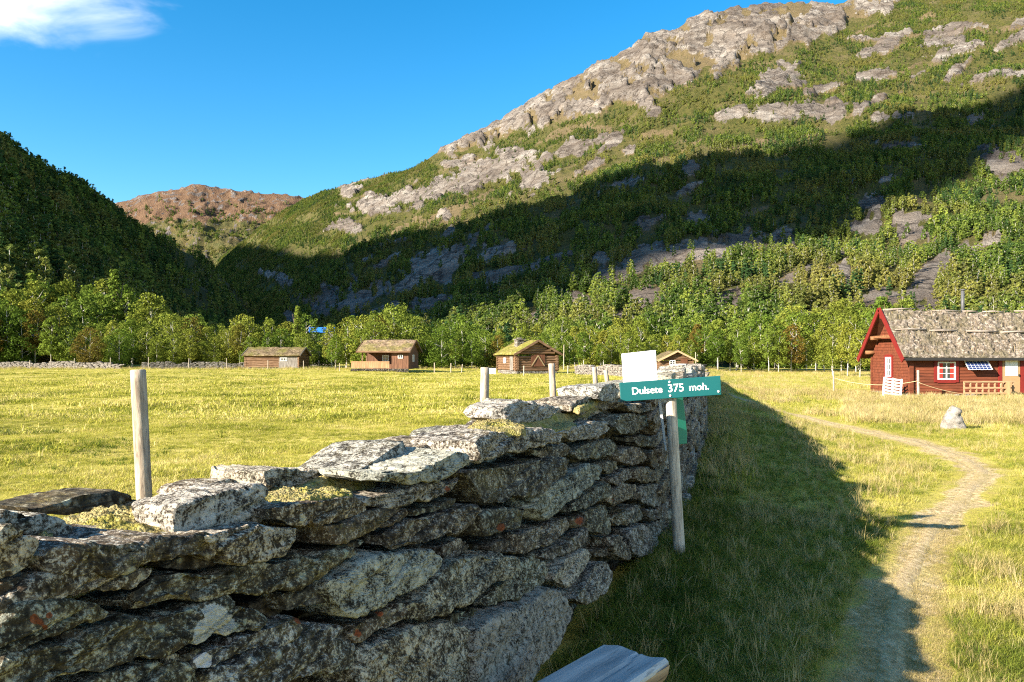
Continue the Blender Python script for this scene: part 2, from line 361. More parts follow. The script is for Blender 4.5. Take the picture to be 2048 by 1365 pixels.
tag(mesh_obj('sunny_side_ridge', np.c_[(HX * SS + HYD * UU).ravel(), (HYD * SS - HX * UU).ravel(), zr.ravel()], rows_grid(len(uu), len(ss)), m_slope, smooth=True,
    attrs={'rock': (nz_ > .1).astype(float).ravel(), 'gold': 0 * UU.ravel()}), 'high steep valley side left of the field', 'mountain', kind='structure')

# ---------------------------------------------------------------- ground sheet and path
def field_mat():
    k = NT('field_turf'); p = k.pos()
    n1 = k.noise(p, .10, 4, .6); n2 = k.noise(p, .9, 5, .65); n3 = k.noise(p, 14, 5, .7); n4 = k.noise(k.mapped(p, (.25, 1.1, 1)), .8, 5, .6)
    c = k.ramp(n2, [(.3, (.25, .21, .03)), (.52, (.40, .34, .07)), (.72, (.55, .45, .14))])
    c = k.mix(k.ramp(n1, [(.4, 0.), (.66, .6)]), c, (.30, .27, .04))
    c = k.mix(k.ramp(k.math('ADD', k.attr('worn'), k.math('MULTIPLY', k.math('SUBTRACT', n3, .5), .8)), [(.35, 0.), (.75, 1.)]), c, k.ramp(n3, [(.3, (.17, .115, .055)), (.5, (.42, .315, .165)), (.68, (.63, .50, .29))]))
    c = k.mix(k.ramp(n4, [(.56, 0.), (.68, .55)]), c, (.50, .41, .14))
    c = k.mix(k.ramp(n3, [(.32, .6), (.5, 0.)]), c, (.15, .13, .03))
    return k.principled(c, .95, k.bump(n3, .8, .03), .1)
m_field = field_mat()
gx = np.concatenate([-np.geomspace(24, 6000, 60)[::-1], np.linspace(-23, -6.2, 70), np.linspace(-6, 8, 190), np.linspace(8.3, 30, 90), np.geomspace(31, 6000, 60)])
gy = np.concatenate([-np.geomspace(4, 900, 18)[::-1], np.linspace(-3, 1, 14), np.linspace(1.2, 16, 190), np.linspace(16.3, 60, 120), np.linspace(61, 180, 70), np.geomspace(185, 6000, 40)])
GX, GY = np.meshgrid(gx, gy, indexing='ij')
GROUND = (lambda w: tag(mesh_obj('ground', np.c_[GX.ravel(), GY.ravel(), ground_z(GX, GY).ravel()], rows_grid(len(gx), len(gy)), m_field, smooth=True, attrs={'worn': w}), 'yellow green meadow on the valley floor', 'ground', kind='structure'))
PATH = [(1770, 1560, 135), (1785, 1365, 105), (1800, 1250, 84), (1828, 1150, 62), (1875, 1060, 56), (1945, 985, 50), (1962, 948, 46), (1905, 915, 50), (1820, 886, 50), (1720, 862, 42), (1640, 841, 30), (1560, 823, 22), (1500, 810, 17), (1450, 797, 11), (1425, 783, 8)]
pth = []
for px, py, hw in PATH:
    D = (CAMZ + .27) * FPX / (py - HY); pth.append(((px - CX) / FPX * D, D, hw / FPX * D))
pth = np.array(pth); tk = np.arange(len(pth)); tf = np.linspace(0, len(pth) - 1, 420)
def cr(a):
    out = []
    for t in tf:
        i = min(int(t), len(a) - 2); f = t - i; p0, p1, p2, p3 = a[max(i - 1, 0)], a[i], a[i + 1], a[min(i + 2, len(a) - 1)]
        out.append(.5 * (2 * p1 + (p2 - p0) * f + (2 * p0 - 5 * p1 + 4 * p2 - p3) * f * f + (3 * p1 - p0 - 3 * p2 + p3) * f ** 3))
    return np.array(out)
pc = cr(pth)
def path_dist(x, y):
    """distance to the path's middle in half-widths"""
    out = np.full(len(x), 99.)
    for a in range(0, len(x), 4000):
        d = np.hypot(x[a:a + 4000, None] - pc[None, :, 0], y[a:a + 4000, None] - pc[None, :, 1]) / pc[None, :, 2]; out[a:a + 4000] = d.min(1)
    return out
_gx, _gy = GX.ravel(), GY.ravel(); _w = np.zeros(len(_gx)); _m = (_gx > 0) & (_gx < 16) & (_gy > 1) & (_gy < 50)
_w[_m] = 1 - sstep(.3, 1.0, path_dist(_gx[_m], _gy[_m]) * (1 + .6 * fbm(np.c_[_gx[_m] * 1.6, _gy[_m] * 1.6, 0 * _gx[_m]], 3)))
GROUND(_w)
tang = np.gradient(pc[:, :2], axis=0); tang /= np.linalg.norm(tang, axis=1)[:, None]; nor = np.c_[-tang[:, 1], tang[:, 0]]
ks = np.linspace(-1, 1, 13); wl = 1 + .5 * fbm(np.c_[np.arange(420) / 14., 0 * tf, 0 * tf], 3); wr = 1 + .5 * fbm(np.c_[np.arange(420) / 14., 0 * tf + 9, 0 * tf], 3)
px_ = []; py_ = []
for kk in ks:
    w = np.where(kk < 0, wl, wr) * pc[:, 2] * kk * .36
    px_.append(pc[:, 0] + nor[:, 0] * w); py_.append(pc[:, 1] + nor[:, 1] * w)
PXs = np.array(px_).T; PYs = np.array(py_).T
PZs = ground_z(PXs, PYs) + .012 - .024 * np.abs(ks)[None, :] ** 2
def path_mat():
    k = NT('trodden_path'); p = k.pos(); n1 = k.noise(p, 2.2, 5, .6); n2 = k.noise(k.mapped(p, (1, .5, 1)), 26, 5, .75); n3 = k.noise(p, 90, 3)
    c = k.ramp(n2, [(.3, (.17, .115, .055)), (.5, (.41, .305, .165)), (.68, (.63, .50, .30))])
    c = k.mix(k.ramp(n1, [(.45, 0.), (.65, .55)]), c, (.30, .24, .08))
    return k.principled(c, .95, k.bump(k.mix(.5, n2, n3), .8, .02), .1)
tag(mesh_obj('path', np.c_[PXs.ravel(), PYs.ravel(), PZs.ravel()], rows_grid(420, 13), path_mat(), smooth=True), 'trodden straw coloured footpath curving past the wall to the cabins', 'path', kind='structure')
# ================================================================ TREES
def leaf_quads(P, N, size, r):
    n = len(P); N = N + r.normal(size=(n, 3)) * .55; N /= np.linalg.norm(N, axis=1)[:, None]
    a = np.cross(N, r.normal(size=(n, 3))); a /= np.linalg.norm(a, axis=1)[:, None] + 1e-9; b = np.cross(N, a)
    s = size * r.uniform(.6, 1.35, n)[:, None]; s2 = s * r.uniform(.45, .8, n)[:, None]
    v = np.stack([P - a * s, P + b * s2 - a * s * .1, P + a * s, P - b * s2 + a * s * .15], 1).reshape(-1, 3)
    return v, np.arange(4 * n).reshape(-1, 4)
def crown(seed, n, size, kind='birch', Rm=.30, nc=22, h0=.14):
    r = np.random.default_rng(seed); C = []; CR = []
    for k in range(nc):
        u = (k + r.uniform(0, 1)) / nc; h = h0 + (1 - h0) * (.04 + .94 * u)
        if kind == 'birch': pr = Rm * max(.10, (1 - abs((u - .38) / .64) ** 1.9)) ** .75
        elif kind == 'round': pr = Rm * max(.12, (1 - abs((u - .50) / .52) ** 2.2)) ** .6
        else: pr = Rm * (1.02 - u) ** .9
        th = k * 2.4 + r.uniform(-.5, .5); q = pr * r.uniform(.35, .95)
        cr_ = (.075 + .055 * r.uniform(0, 1)) * (1.15 - .55 * u) * (Rm / .3) * (22 / nc) ** .28
        C.append((q * math.cos(th), q * math.sin(th), h - .02)); CR.append(cr_)
    C = np.array(C); CR = np.array(CR); w = CR ** 2 / np.sum(CR ** 2); idx = r.choice(nc, n, p=w)
    d = r.normal(size=(n, 3)); d[:, 2] = d[:, 2] * .8 + .25; d /= np.linalg.norm(d, axis=1)[:, None]
    rad = CR[idx] * (r.uniform(.25, 1, n) ** .5)
    if kind == 'spruce': d[:, 2] *= .45
    P = C[idx] + d * rad[:, None] * np.array([1.15, 1.15, .85]); P[:, 2] = np.maximum(P[:, 2], .05)
    return leaf_quads(P, d, size, r), C
def trunk_mb(seed, C, r0=.013, lean=.02, n=6, limbs=6):
    r = np.random.default_rng(seed); m = MB(); lx, ly = r.normal(0, lean, 2)
    pts = [(lx * t * t, ly * t * t, -.02 + .86 * t) for t in np.linspace(0, 1, 6)]
    m.tube(pts, [r0 * (1 - .82 * t) for t in np.linspace(0, 1, 6)], n)
    for k in r.choice(len(C), min(limbs, len(C)), replace=False):
        c = C[k]; b = max(.12, c[2] - .16); t = (b + .02) / .86
        m.tube([(lx * t * t, ly * t * t, b), (c[0] * .5, c[1] * .5, b + (c[2] - b) * .55), tuple(c)], [r0 * .42, r0 * .3, r0 * .1], 5)
    return m
def bark_mat(name, a, b):
    k = NT(name); p = k.n('ShaderNodeTexCoord').outputs['Object']; n1 = k.noise(k.mapped(p, (14, 14, 60)), 1.5, 4, .7)
    return k.principled(k.ramp(n1, [(.36, b), (.5, a)]), .85, None, .15)
m_birchbark = bark_mat('birch_bark', (.46, .43, .38), (.10, .085, .07))
m_leafs = [foliage_mat('leaf_green', (0.0592, 0.0962, 0.0148), (0.0925, 0.1406, 0.02072), (0.1406, 0.185, 0.0296), (0.1776, 0.1776, 0.0296), .05),
           foliage_mat('leaf_yellow_green', (0.0851, 0.1332, 0.0222), (0.1295, 0.1776, 0.0296), (0.1924, 0.222, 0.037), (0.2146, 0.1998, 0.0333), .05),
           foliage_mat('leaf_rusty', (0.0962, 0.0814, 0.0185), (0.1406, 0.0962, 0.0222), (0.1184, 0.1184, 0.0222), None)]
m_wood_leaf = foliage_mat('hillside_leaf', (0.03344, 0.0616, 0.01584), (0.0924, 0.1408, 0.02992), (0.198, 0.2376, 0.044), (0.22, 0.1936, 0.0572), .012, .3)
m_pine_leaf = foliage_mat('pine_needles', (0.0264, 0.0572, 0.022), (0.044, 0.088, 0.0308), (0.0616, 0.1144, 0.0352), None)

def unlinked(name, v, f, mats, mi):
    o = mesh_obj(name, v, f, mats, mi=mi); COL.objects.unlink(o); return o
def join(parts):
    V = []; F = []; MI = []; n = 0
    for v, f, mi in parts:
        v = np.asarray(v, float); V.append(v); F += [tuple(int(i) + n for i in q) for q in f]; MI += [mi] * len(f); n += len(v)
    return np.concatenate(V), F, MI
def proto_collection(name, objs):
    c = bpy.data.collections.new(name)
    for o in objs: c.objects.link(o)
    return c
def scatter(name, P, scale, rot, idx, coll, label, cat, kind='stuff'):
    """one object whose geometry nodes put a plant of the collection on every point"""
    me = bpy.data.meshes.new(name); me.from_pydata(np.asarray(P).tolist(), [], [])
    a = me.attributes.new('size', 'FLOAT', 'POINT'); a.data.foreach_set('value', np.asarray(scale, np.float32))
    a = me.attributes.new('turn', 'FLOAT_VECTOR', 'POINT'); a.data.foreach_set('vector', np.asarray(rot, np.float32).ravel())
    a = me.attributes.new('pick', 'INT', 'POINT'); a.data.foreach_set('value', np.asarray(idx, np.int32))
    o = bpy.data.objects.new(name, me); COL.objects.link(o); tag(o, label, cat, None, kind)
    g = bpy.data.node_groups.new(name + '_scatter', 'GeometryNodeTree')
    g.interface.new_socket('Geometry', in_out='INPUT', socket_type='NodeSocketGeometry'); g.interface.new_socket('Geometry', in_out='OUTPUT', socket_type='NodeSocketGeometry')
    n = g.nodes; L = g.links; gi = n.new('NodeGroupInput'); go = n.new('NodeGroupOutput'); iop = n.new('GeometryNodeInstanceOnPoints')
    ci = n.new('GeometryNodeCollectionInfo'); ci.inputs['Collection'].default_value = coll; ci.inputs['Separate Children'].default_value = True; ci.inputs['Reset Children'].default_value = True
    def at_(nm, ty):
        x = n.new('GeometryNodeInputNamedAttribute'); x.data_type = ty; x.inputs['Name'].default_value = nm; return x.outputs['Attribute']
    e2r = n.new('FunctionNodeEulerToRotation'); L.new(at_('turn', 'FLOAT_VECTOR'), e2r.inputs[0])
    L.new(gi.outputs[0], iop.inputs['Points']); L.new(ci.outputs[0], iop.inputs['Instance']); iop.inputs['Pick Instance'].default_value = True
    L.new(at_('pick', 'INT'), iop.inputs['Instance Index']); L.new(e2r.outputs[0], iop.inputs['Rotation']); L.new(at_('size', 'FLOAT'), iop.inputs['Scale'])
    L.new(iop.outputs[0], go.inputs[0])
    md = o.modifiers.new('scatter', 'NODES'); md.node_group = g
    return o

# --- far trees of the slopes: a few kinds, scattered as one wood
def far_proto(i, kind, n, size, Rm, bark, leaf):
    (v, f), C = crown(100 + i, n, size, kind, Rm, 16, .1); t = trunk_mb(200 + i, C, .012, .03, 4, 3)
    return unlinked('hillside_tree', *(lambda a: (a[0], a[1], [leaf, bark], a[2]))(join([(v, f, 0), (t.v, t.f, 1)])))
far_objs = [far_proto(i, ['birch', 'round', 'birch', 'birch', 'round', 'birch'][i], 210, .066, [.20, .27, .17, .23, .30, .16][i], m_birchbark, m_wood_leaf) for i in range(6)]
m_darkbark = bark_mat('dark_bark', (.16, .12, .09), (.05, .04, .03))
far_objs += [far_proto(10 + i, 'spruce', 220, .055, [.17, .21][i], m_darkbark, m_pine_leaf) for i in range(2)]
far_objs += [far_proto(30 + i, ['birch', 'round', 'birch', 'birch'][i], 900, .033, [.20, .26, .17, .23][i], m_birchbark, m_wood_leaf) for i in range(4)] + [far_proto(40, 'spruce', 800, .03, .19, m_darkbark, m_pine_leaf)]
for i, o in enumerate(far_objs): o.name = 'hillside_tree_%s' % 'abcdefghijklmnop'[i]
C_far = proto_collection('hillside_trees', far_objs)
def wood_points(h, N, dens, r, pxr=(-260, 2420)):
    n, m = h['n'], h['m']; g = lambda a: a.reshape(n, m)
    X, Y, Z = g(h['x']), g(h['y']), g(h['z'])
    ax = np.diff(X, axis=0)[:, :-1]; ay = np.diff(Y, axis=1)[:-1]; area = np.abs(ax * ay)
    c = lambda a: (a[:-1, :-1] + a[1:, :-1] + a[:-1, 1:] + a[1:, 1:]) / 4
    cp, cq, cr_, cg, ct = c(g(h['px'])), c(g(h['py'])), c(g(h['rock'])), c(g(h['gold'])), c(g(h['t']))
    w = area * dens(cp, cq, cr_, cg, c(Y), ct) * ((cp > pxr[0]) & (cp < pxr[1]))
    w = w.ravel(); k = r.choice(len(w), N, p=w / w.sum()); i, j = np.unravel_index(k, (n - 1, m - 1))
    a, b = r.uniform(size=N), r.uniform(size=N)
    f = lambda A: (A[i, j] * (1 - a) + A[i + 1, j] * a) * (1 - b) + (A[i, j + 1] * (1 - a) + A[i + 1, j + 1] * a) * b
    return f(X), f(Y), f(Z), f(g(h['px'])), f(g(h['py'])), f(g(h['t']))
r_ = np.random.default_rng(21)
def dens_m(px, py, rock, gold, D, t):
    q = np.c_[px.ravel() / 55., py.ravel() / 35., 0 * px.ravel() + 7]
    cl = (.10 + 1.1 * sstep(-.4, .25, fbm(q, 4))).reshape(px.shape)
    d = np.where(D < 450, 1 / 7.5, np.where(D < 900, 1 / 14., 1 / 20.)) * cl
    bare = (py < BARE(px)); rk2 = masks(px.ravel(), py.ravel() - 7000. / np.maximum(D.ravel(), 300))[0].reshape(px.shape)
    d = d * np.where(rock > .45, .07, 1) * np.where(rk2 > .5, .22, 1) * np.where(gold > .5, .22, 1) * np.where(bare, .3, 1) * (t > .004) * (t < 1.03)
    return d
x, y, z, px, py, t = wood_points(mtn, 150000, dens_m, r_)
ht = np.clip(r_.normal(5.6, 1.9, len(x)), 2.2, 12) * (1 - .32 * sstep(.35, .95, t)) * np.where(py < BARE(px), .45, 1) * (1 + .5 * sstep(1500, 2600, y))
pick = r_.choice(6, len(x), p=[.24, .18, .2, .16, .1, .12])
pin = fbm(np.c_[x / 70., y / 70., 0 * x], 2) > .30
pick = np.where(pin & (r_.uniform(size=len(x)) < .6) | (r_.uniform(size=len(x)) < .03), 6 + r_.integers(0, 2, len(x)), pick)
nr = y < 430; pick = np.where(nr, np.where(pick < 6, 8 + pick % 4, 12), pick)
rot = np.c_[r_.normal(0, .06, len(x)), r_.normal(0, .06, len(x)), r_.uniform(0, 6.28, len(x))]
tag(scatter('forest', np.c_[x, y, z - .3], ht, rot, pick, C_far, 'dense birch wood with some pines covering the right valley side', 'forest'))
x, y, z, px, py, t = wood_points(lh, 13500, lambda px, py, rock, gold, D, t: np.where(D < 300, 1 / 14., 1 / 24.) * (t > .004) * (t < 1.2), r_, (-880, 600))
ht = np.clip(r_.normal(9.0, 2.2, len(x)), 4, 15)
pick = np.where(r_.uniform(size=len(x)) < .28, 6 + r_.integers(0, 2, len(x)), r_.choice(6, len(x)))
nr = y < 330; pick = np.where(nr, np.where(pick < 6, 8 + pick % 4, 12), pick)
rot = np.c_[r_.normal(0, .05, len(x)), r_.normal(0, .05, len(x)), r_.uniform(0, 6.28, len(x))]
scatter('forest', np.c_[x, y, z - .3], ht, rot, pick, C_far, 'dark wood covering the steep hill on the left of the valley', 'forest')
def dens_f(px, py, rock, gold, D, t):
    q = np.c_[px.ravel() / 22., py.ravel() / 16., 0 * px.ravel() + 2]; cl = sstep(-.05, .3, fbm(q, 3)).reshape(px.shape)
    return cl * np.where(rock > .5, .05, 1) * sstep(392, 450, py) * (t < .95)
x, y, z, px, py, t = wood_points(fm, 5500, dens_f, r_, (180, 700))
scatter('forest', np.c_[x, y, z - .5], r_.uniform(10, 20, len(x)), np.c_[0 * x, 0 * x, r_.uniform(0, 6.28, len(x))], r_.choice(5, len(x)), C_far, 'scrubby wood on the lower slopes of the distant brown mountain', 'forest')

# --- trees along the edge of the field: each one a thing with crown and trunk
NEAR = []
for i in range(12):
    kind = ['birch', 'round', 'birch', 'birch', 'round', 'birch', 'birch', 'round', 'spruce', 'birch', 'round', 'spruce'][i]
    (v, f), C = crown(300 + i, 3300 if kind != 'round' else 4400, .0160 if kind != 'round' else .017, kind, [.27, .40, .23, .30, .46, .25, .21, .36, .20, .33, .42, .17][i], 62 if kind != 'spruce' else 70, [.24, .05, .30, .2, .04, .32, .26, .06, .05, .22, .08, .05][i])
    NEAR.append((kind, v, f, trunk_mb(400 + i, C, .012, .03, 7, 9)))
_crown_me = {}; _trunk_me = {}
def near_tree(i, leaf, loc, h, rz, name, label, group):
    if (i, leaf) not in _crown_me:
        o = mesh_obj('crown', NEAR[i][1], NEAR[i][2], m_leafs[leaf]); _crown_me[(i, leaf)] = o.data; bpy.data.objects.remove(o)
    if i not in _trunk_me:
        o = mesh_obj('trunk', NEAR[i][3].v, NEAR[i][3].f, m_birchbark if NEAR[i][0] != 'spruce' else m_darkbark, smooth=True); _trunk_me[i] = o.data; bpy.data.objects.remove(o)
    e = empty(name, loc, rz); e.scale = (h, h, h); tag(e, label, 'tree', group)
    for nm, me in (('crown', _crown_me[(i, leaf)]), ('trunk', _trunk_me[i])):
        o = bpy.data.objects.new(nm, me); COL.objects.link(o); o.parent = e
    return e
SEG = [(-400, 235, 'broadleaf tree behind the long dry stone wall at the field\'s left edge'), (235, 470, 'broadleaf tree behind the stone wall just left of the low barn'),
       (470, 610, 'broadleaf tree close behind the low grey barn'), (610, 715, 'broadleaf tree in the gap between the barn and the porch cabin'), (715, 860, 'broadleaf tree close behind the porch cabin'),
       (860, 985, 'broadleaf tree in the gap between porch cabin and chimney cabin'), (985, 1140, 'broadleaf tree close behind the cabin with the stone chimney'), (1140, 1310, 'pale trunked birch behind the pale fence posts and white board'),
       (1310, 1420, 'pale trunked birch close behind the smallest cabin'), (1420, 1560, 'pale trunked birch in the woods edge right of the smallest cabin'), (1560, 1720, 'pale trunked birch in the woods edge just left of the red cabin'),
       (1720, 2300, 'birch standing behind the long red cabin')]
TOP = curve([(-150, 575), (0, 590), (60, 610), (130, 640), (200, 655), (260, 650), (330, 640), (400, 655), (470, 650), (520, 665), (560, 650), (640, 668), (680, 650), (740, 628), (850, 655), (930, 655), (1000, 665), (1100, 655), (1200, 662), (1300, 655), (1400, 650), (1500, 645), (1600, 640), (1660, 620), (1740, 615), (2100, 600)])
r2 = np.random.default_rng(5)
def seg(px): return next(s for s in SEG if s[0] <= px < s[1])[2]
def put_tree(px, D, top, i, leaf, label=None, name=None, group=True):
    x = (px - CX) / FPX * D; z = gz1(x, D); h = max(3.0, CAMZ + (HY - top) / FPX * D - z)
    kind = NEAR[i][0]; lab = label or seg(px)
    return near_tree(i, leaf, (x, D, z - .05), h / 1.02, r2.uniform(0, 6.28), name or ('spruce_tree' if kind == 'spruce' else 'birch_tree' if 'birch' in lab else 'broadleaf_tree'), lab, lab.replace('tree', 'trees', 1) if label is None else None)
BR = [0, 2, 3, 5, 6, 9]; RD = [1, 4, 7, 10]
for row, (D0, step, dt) in enumerate([(0, 27, 0), (9, 33, -6), (19, 40, -20)]):
    px = -260.
    while px < 1790:
        px += step * r2.uniform(.7, 1.3)
        base = 118 if px < 640 else 103 if px < 1300 else 107
        D = base + D0 + r2.uniform(-3, 4)
        left = px < 960
        i = (RD if r2.uniform() < (.55 if left else .22) else BR)[r2.integers(0, 4)]
        leaf = int(r2.choice([0, 1, 2], p=[.56, .37, .07] if left else [.42, .55, .03]))
        put_tree(px, D, TOP(px) + dt + r2.normal(0, 9) + (12 if row == 0 else 0), i, leaf)
put_tree(595, 124, 606, 8, 1, 'tall pointed light green tree rising behind the right end of the low barn')
put_tree(496, 126, 628, 9, 1, 'pointed olive green tree rising just left of the low barn')
put_tree(790, 106, 603, 4, 1, 'broad bright yellow green tree towering over the porch cabin', 'broadleaf_tree')
put_tree(722, 104, 626, 7, 1, 'yellow green tree left of the tallest tree behind the porch cabin', 'broadleaf_tree')
put_tree(180, 112, 652, 10, 2, 'rusty tinged broad bush beside the field behind the left stone wall', 'broadleaf_tree')
put_tree(230, 148, 530, 8, 1, 'light pointed tree standing above its neighbours on the left hill foot')
put_tree(300, 145, 580, 2, 0, 'slim pale tree above the left treeline beside the pointed one')
for k in range(26):                                     # the sunlit wood climbing from the field's left edge
    px = r2.uniform(-130, 330); D = r2.uniform(140, 185)
    put_tree(px, D, 575 + .10 * max(px, 0) - r2.uniform(0, 45), int(r2.choice(BR + [8, 11])), int(r2.choice([0, 1], p=[.4, .6])), 'light green tree on the sunlit rise behind the left treeline').__setitem__('group', 'trees on the sunlit rise')
for px, D, top, i in ((1775, 70, 640, 2), (1720, 78, 655, 0), (1695, 82, 640, 5), (1665, 84, 648, 3)):
    put_tree(px, D, top, i, 1)
# ================================================================ DRY STONE WALL
def chaikin(P, it=2, w=.2):
    P = np.asarray(P, float)
    for _ in range(it):
        Q = np.roll(P, -1, 0); P = np.stack([P * (1 - w) + Q * w, P * w + Q * (1 - w)], 1).reshape(-1, 2)
    return P
def resample(P, n):
    Q = np.vstack([P, P[:1]]); s = np.r_[0, np.cumsum(np.linalg.norm(np.diff(Q, axis=0), axis=1))]
    t = np.linspace(0, s[-1], n, endpoint=False); return np.c_[np.interp(t, s, Q[:, 0]), np.interp(t, s, Q[:, 1])]
def vnormals(v, f):
    n = np.zeros_like(v); a = np.cross(v[f[:, 1]] - v[f[:, 0]], v[f[:, 2]] - v[f[:, 0]]) + np.cross(v[f[:, 2]] - v[f[:, 0]], v[f[:, 3]] - v[f[:, 0]])
    for k in range(4): np.add.at(n, f[:, k], a)
    return n / (np.linalg.norm(n, axis=1)[:, None] + 1e-12)
WN = np.array([.938, -.347, 0.]); WT = np.array([.347, .938, 0.])     # outward normal of the near face, direction along it
def stone_mesh(UV, to3d, thick, nv, seed, amp, r_edge, inner=12, wedge=0.):
    """UV: outline; to3d(uv, depth) -> points, depth grows into the wall"""
    UV = resample(chaikin(UV, 2, .13), nv); c = UV.mean(0)
    A = UV[:, 0] * np.roll(UV[:, 1], -1) - np.roll(UV[:, 0], -1) * UV[:, 1]
    if A.sum() < 0: UV = UV[::-1]
    rs = [(.80, 1.0), (.93, .8), (.98, .55), (1., .3), (1., .12)] + [(1 - r_edge * (1 - math.cos(a)), .12 * 0 + r_edge * (1 - math.sin(a))) for a in (0.25, .7, 1.15, 1.5)]
    rings = []; size = math.sqrt(abs(A.sum()) / 2)
    for k, (s, d) in enumerate(rs):
        dep = d * thick if k < 5 else min(.10 * thick, d * size * .55)
        if k < 4: s = s
        rings.append(to3d(c + (UV - c) * s, dep))
    s0 = rs[-1][0]
    for k in range(1, inner + 1):
        s = s0 * (1 - k / (inner + .35)); rings.append(to3d(c + (UV - c) * s, -.005 * (1 - s ** 2)))
    V = np.concatenate(rings); m = nv; f = []
    i = np.arange(nv); j = (i + 1) % nv
    for k in range(len(rings) - 1): f.append(np.stack([k * m + i, k * m + j, (k + 1) * m + j, (k + 1) * m + i], -1))
    F = np.concatenate(f)
    ctr = to3d(c[None], -.005)[0]; V = np.vstack([V, ctr]); l = (len(rings) - 1) * m
    F = np.vstack([F, np.stack([l + i, l + j, np.full(nv, len(V) - 1), np.full(nv, len(V) - 1)], -1)])
    N = vnormals(V, F); bed = np.array([-.16, 0, 1.]) ; q = V.copy()
    u = V @ WT; w = V @ WN; h = V[:, 2] - .22 * u
    Q = np.c_[u * 3.2, w * 3.2, h * 11] + seed * 3.7
    lay = fbm(np.c_[u * 4, w * 4, h * 34] + seed, 3, .6)
    st_ = perlin(np.c_[u * 2.2, w * 2.2, h * 27] + seed); st_ = np.sign(st_) * np.abs(st_) ** .45
    disp = amp * (.55 * fbm(Q * .7, 3) + .8 * st_ + .6 * np.abs(lay) - .2 + .5 * ridged(V * 16 + seed, 3, .55) * .6) + amp * .35 * fbm(V * 70 + seed, 2)
    hr = V[:, 2] - .20 * u + .012 * fbm(np.c_[u * 7, w * 7, 0 * u] + seed, 2); h0_, h1_ = hr.min(), hr.max(); rg = np.random.default_rng(int(seed * 131) % 9973)
    for q_ in range(int(np.clip((h1_ - h0_) / .055, 0, 5)) if amp > .0055 else 0):
        hk = rg.uniform(h0_ + .2 * (h1_ - h0_), h0_ + .85 * (h1_ - h0_)); um = rg.uniform(u.min(), u.max()); ext_ = sstep(.45, .15, np.abs(u - um) / (np.ptp(u) + 1e-6)); disp = disp - ext_ * (.013 * np.exp(-((hr - hk) / .0045) ** 2) + np.where(hr > hk, rg.uniform(-.008, .010), 0))
    V = V + N * disp[:, None]; rr = np.random.default_rng(int(seed * 977) % 99991); cc = V.mean(0); ext = np.ptp(V, axis=0); ss_ = np.sort(ext)
    for k in range(8):
        d = rr.normal(size=3) * np.array([1, 1, .8]); d /= np.linalg.norm(d); pr = (V - cc) @ d; mx_ = pr.max(); V = V - np.outer(np.maximum(0, pr - mx_ * rr.uniform(.86, .98)), d)
    return V, F
def tri_clean(F): return [tuple(q) if q[2] != q[3] else tuple(q[:3]) for q in F.tolist()]

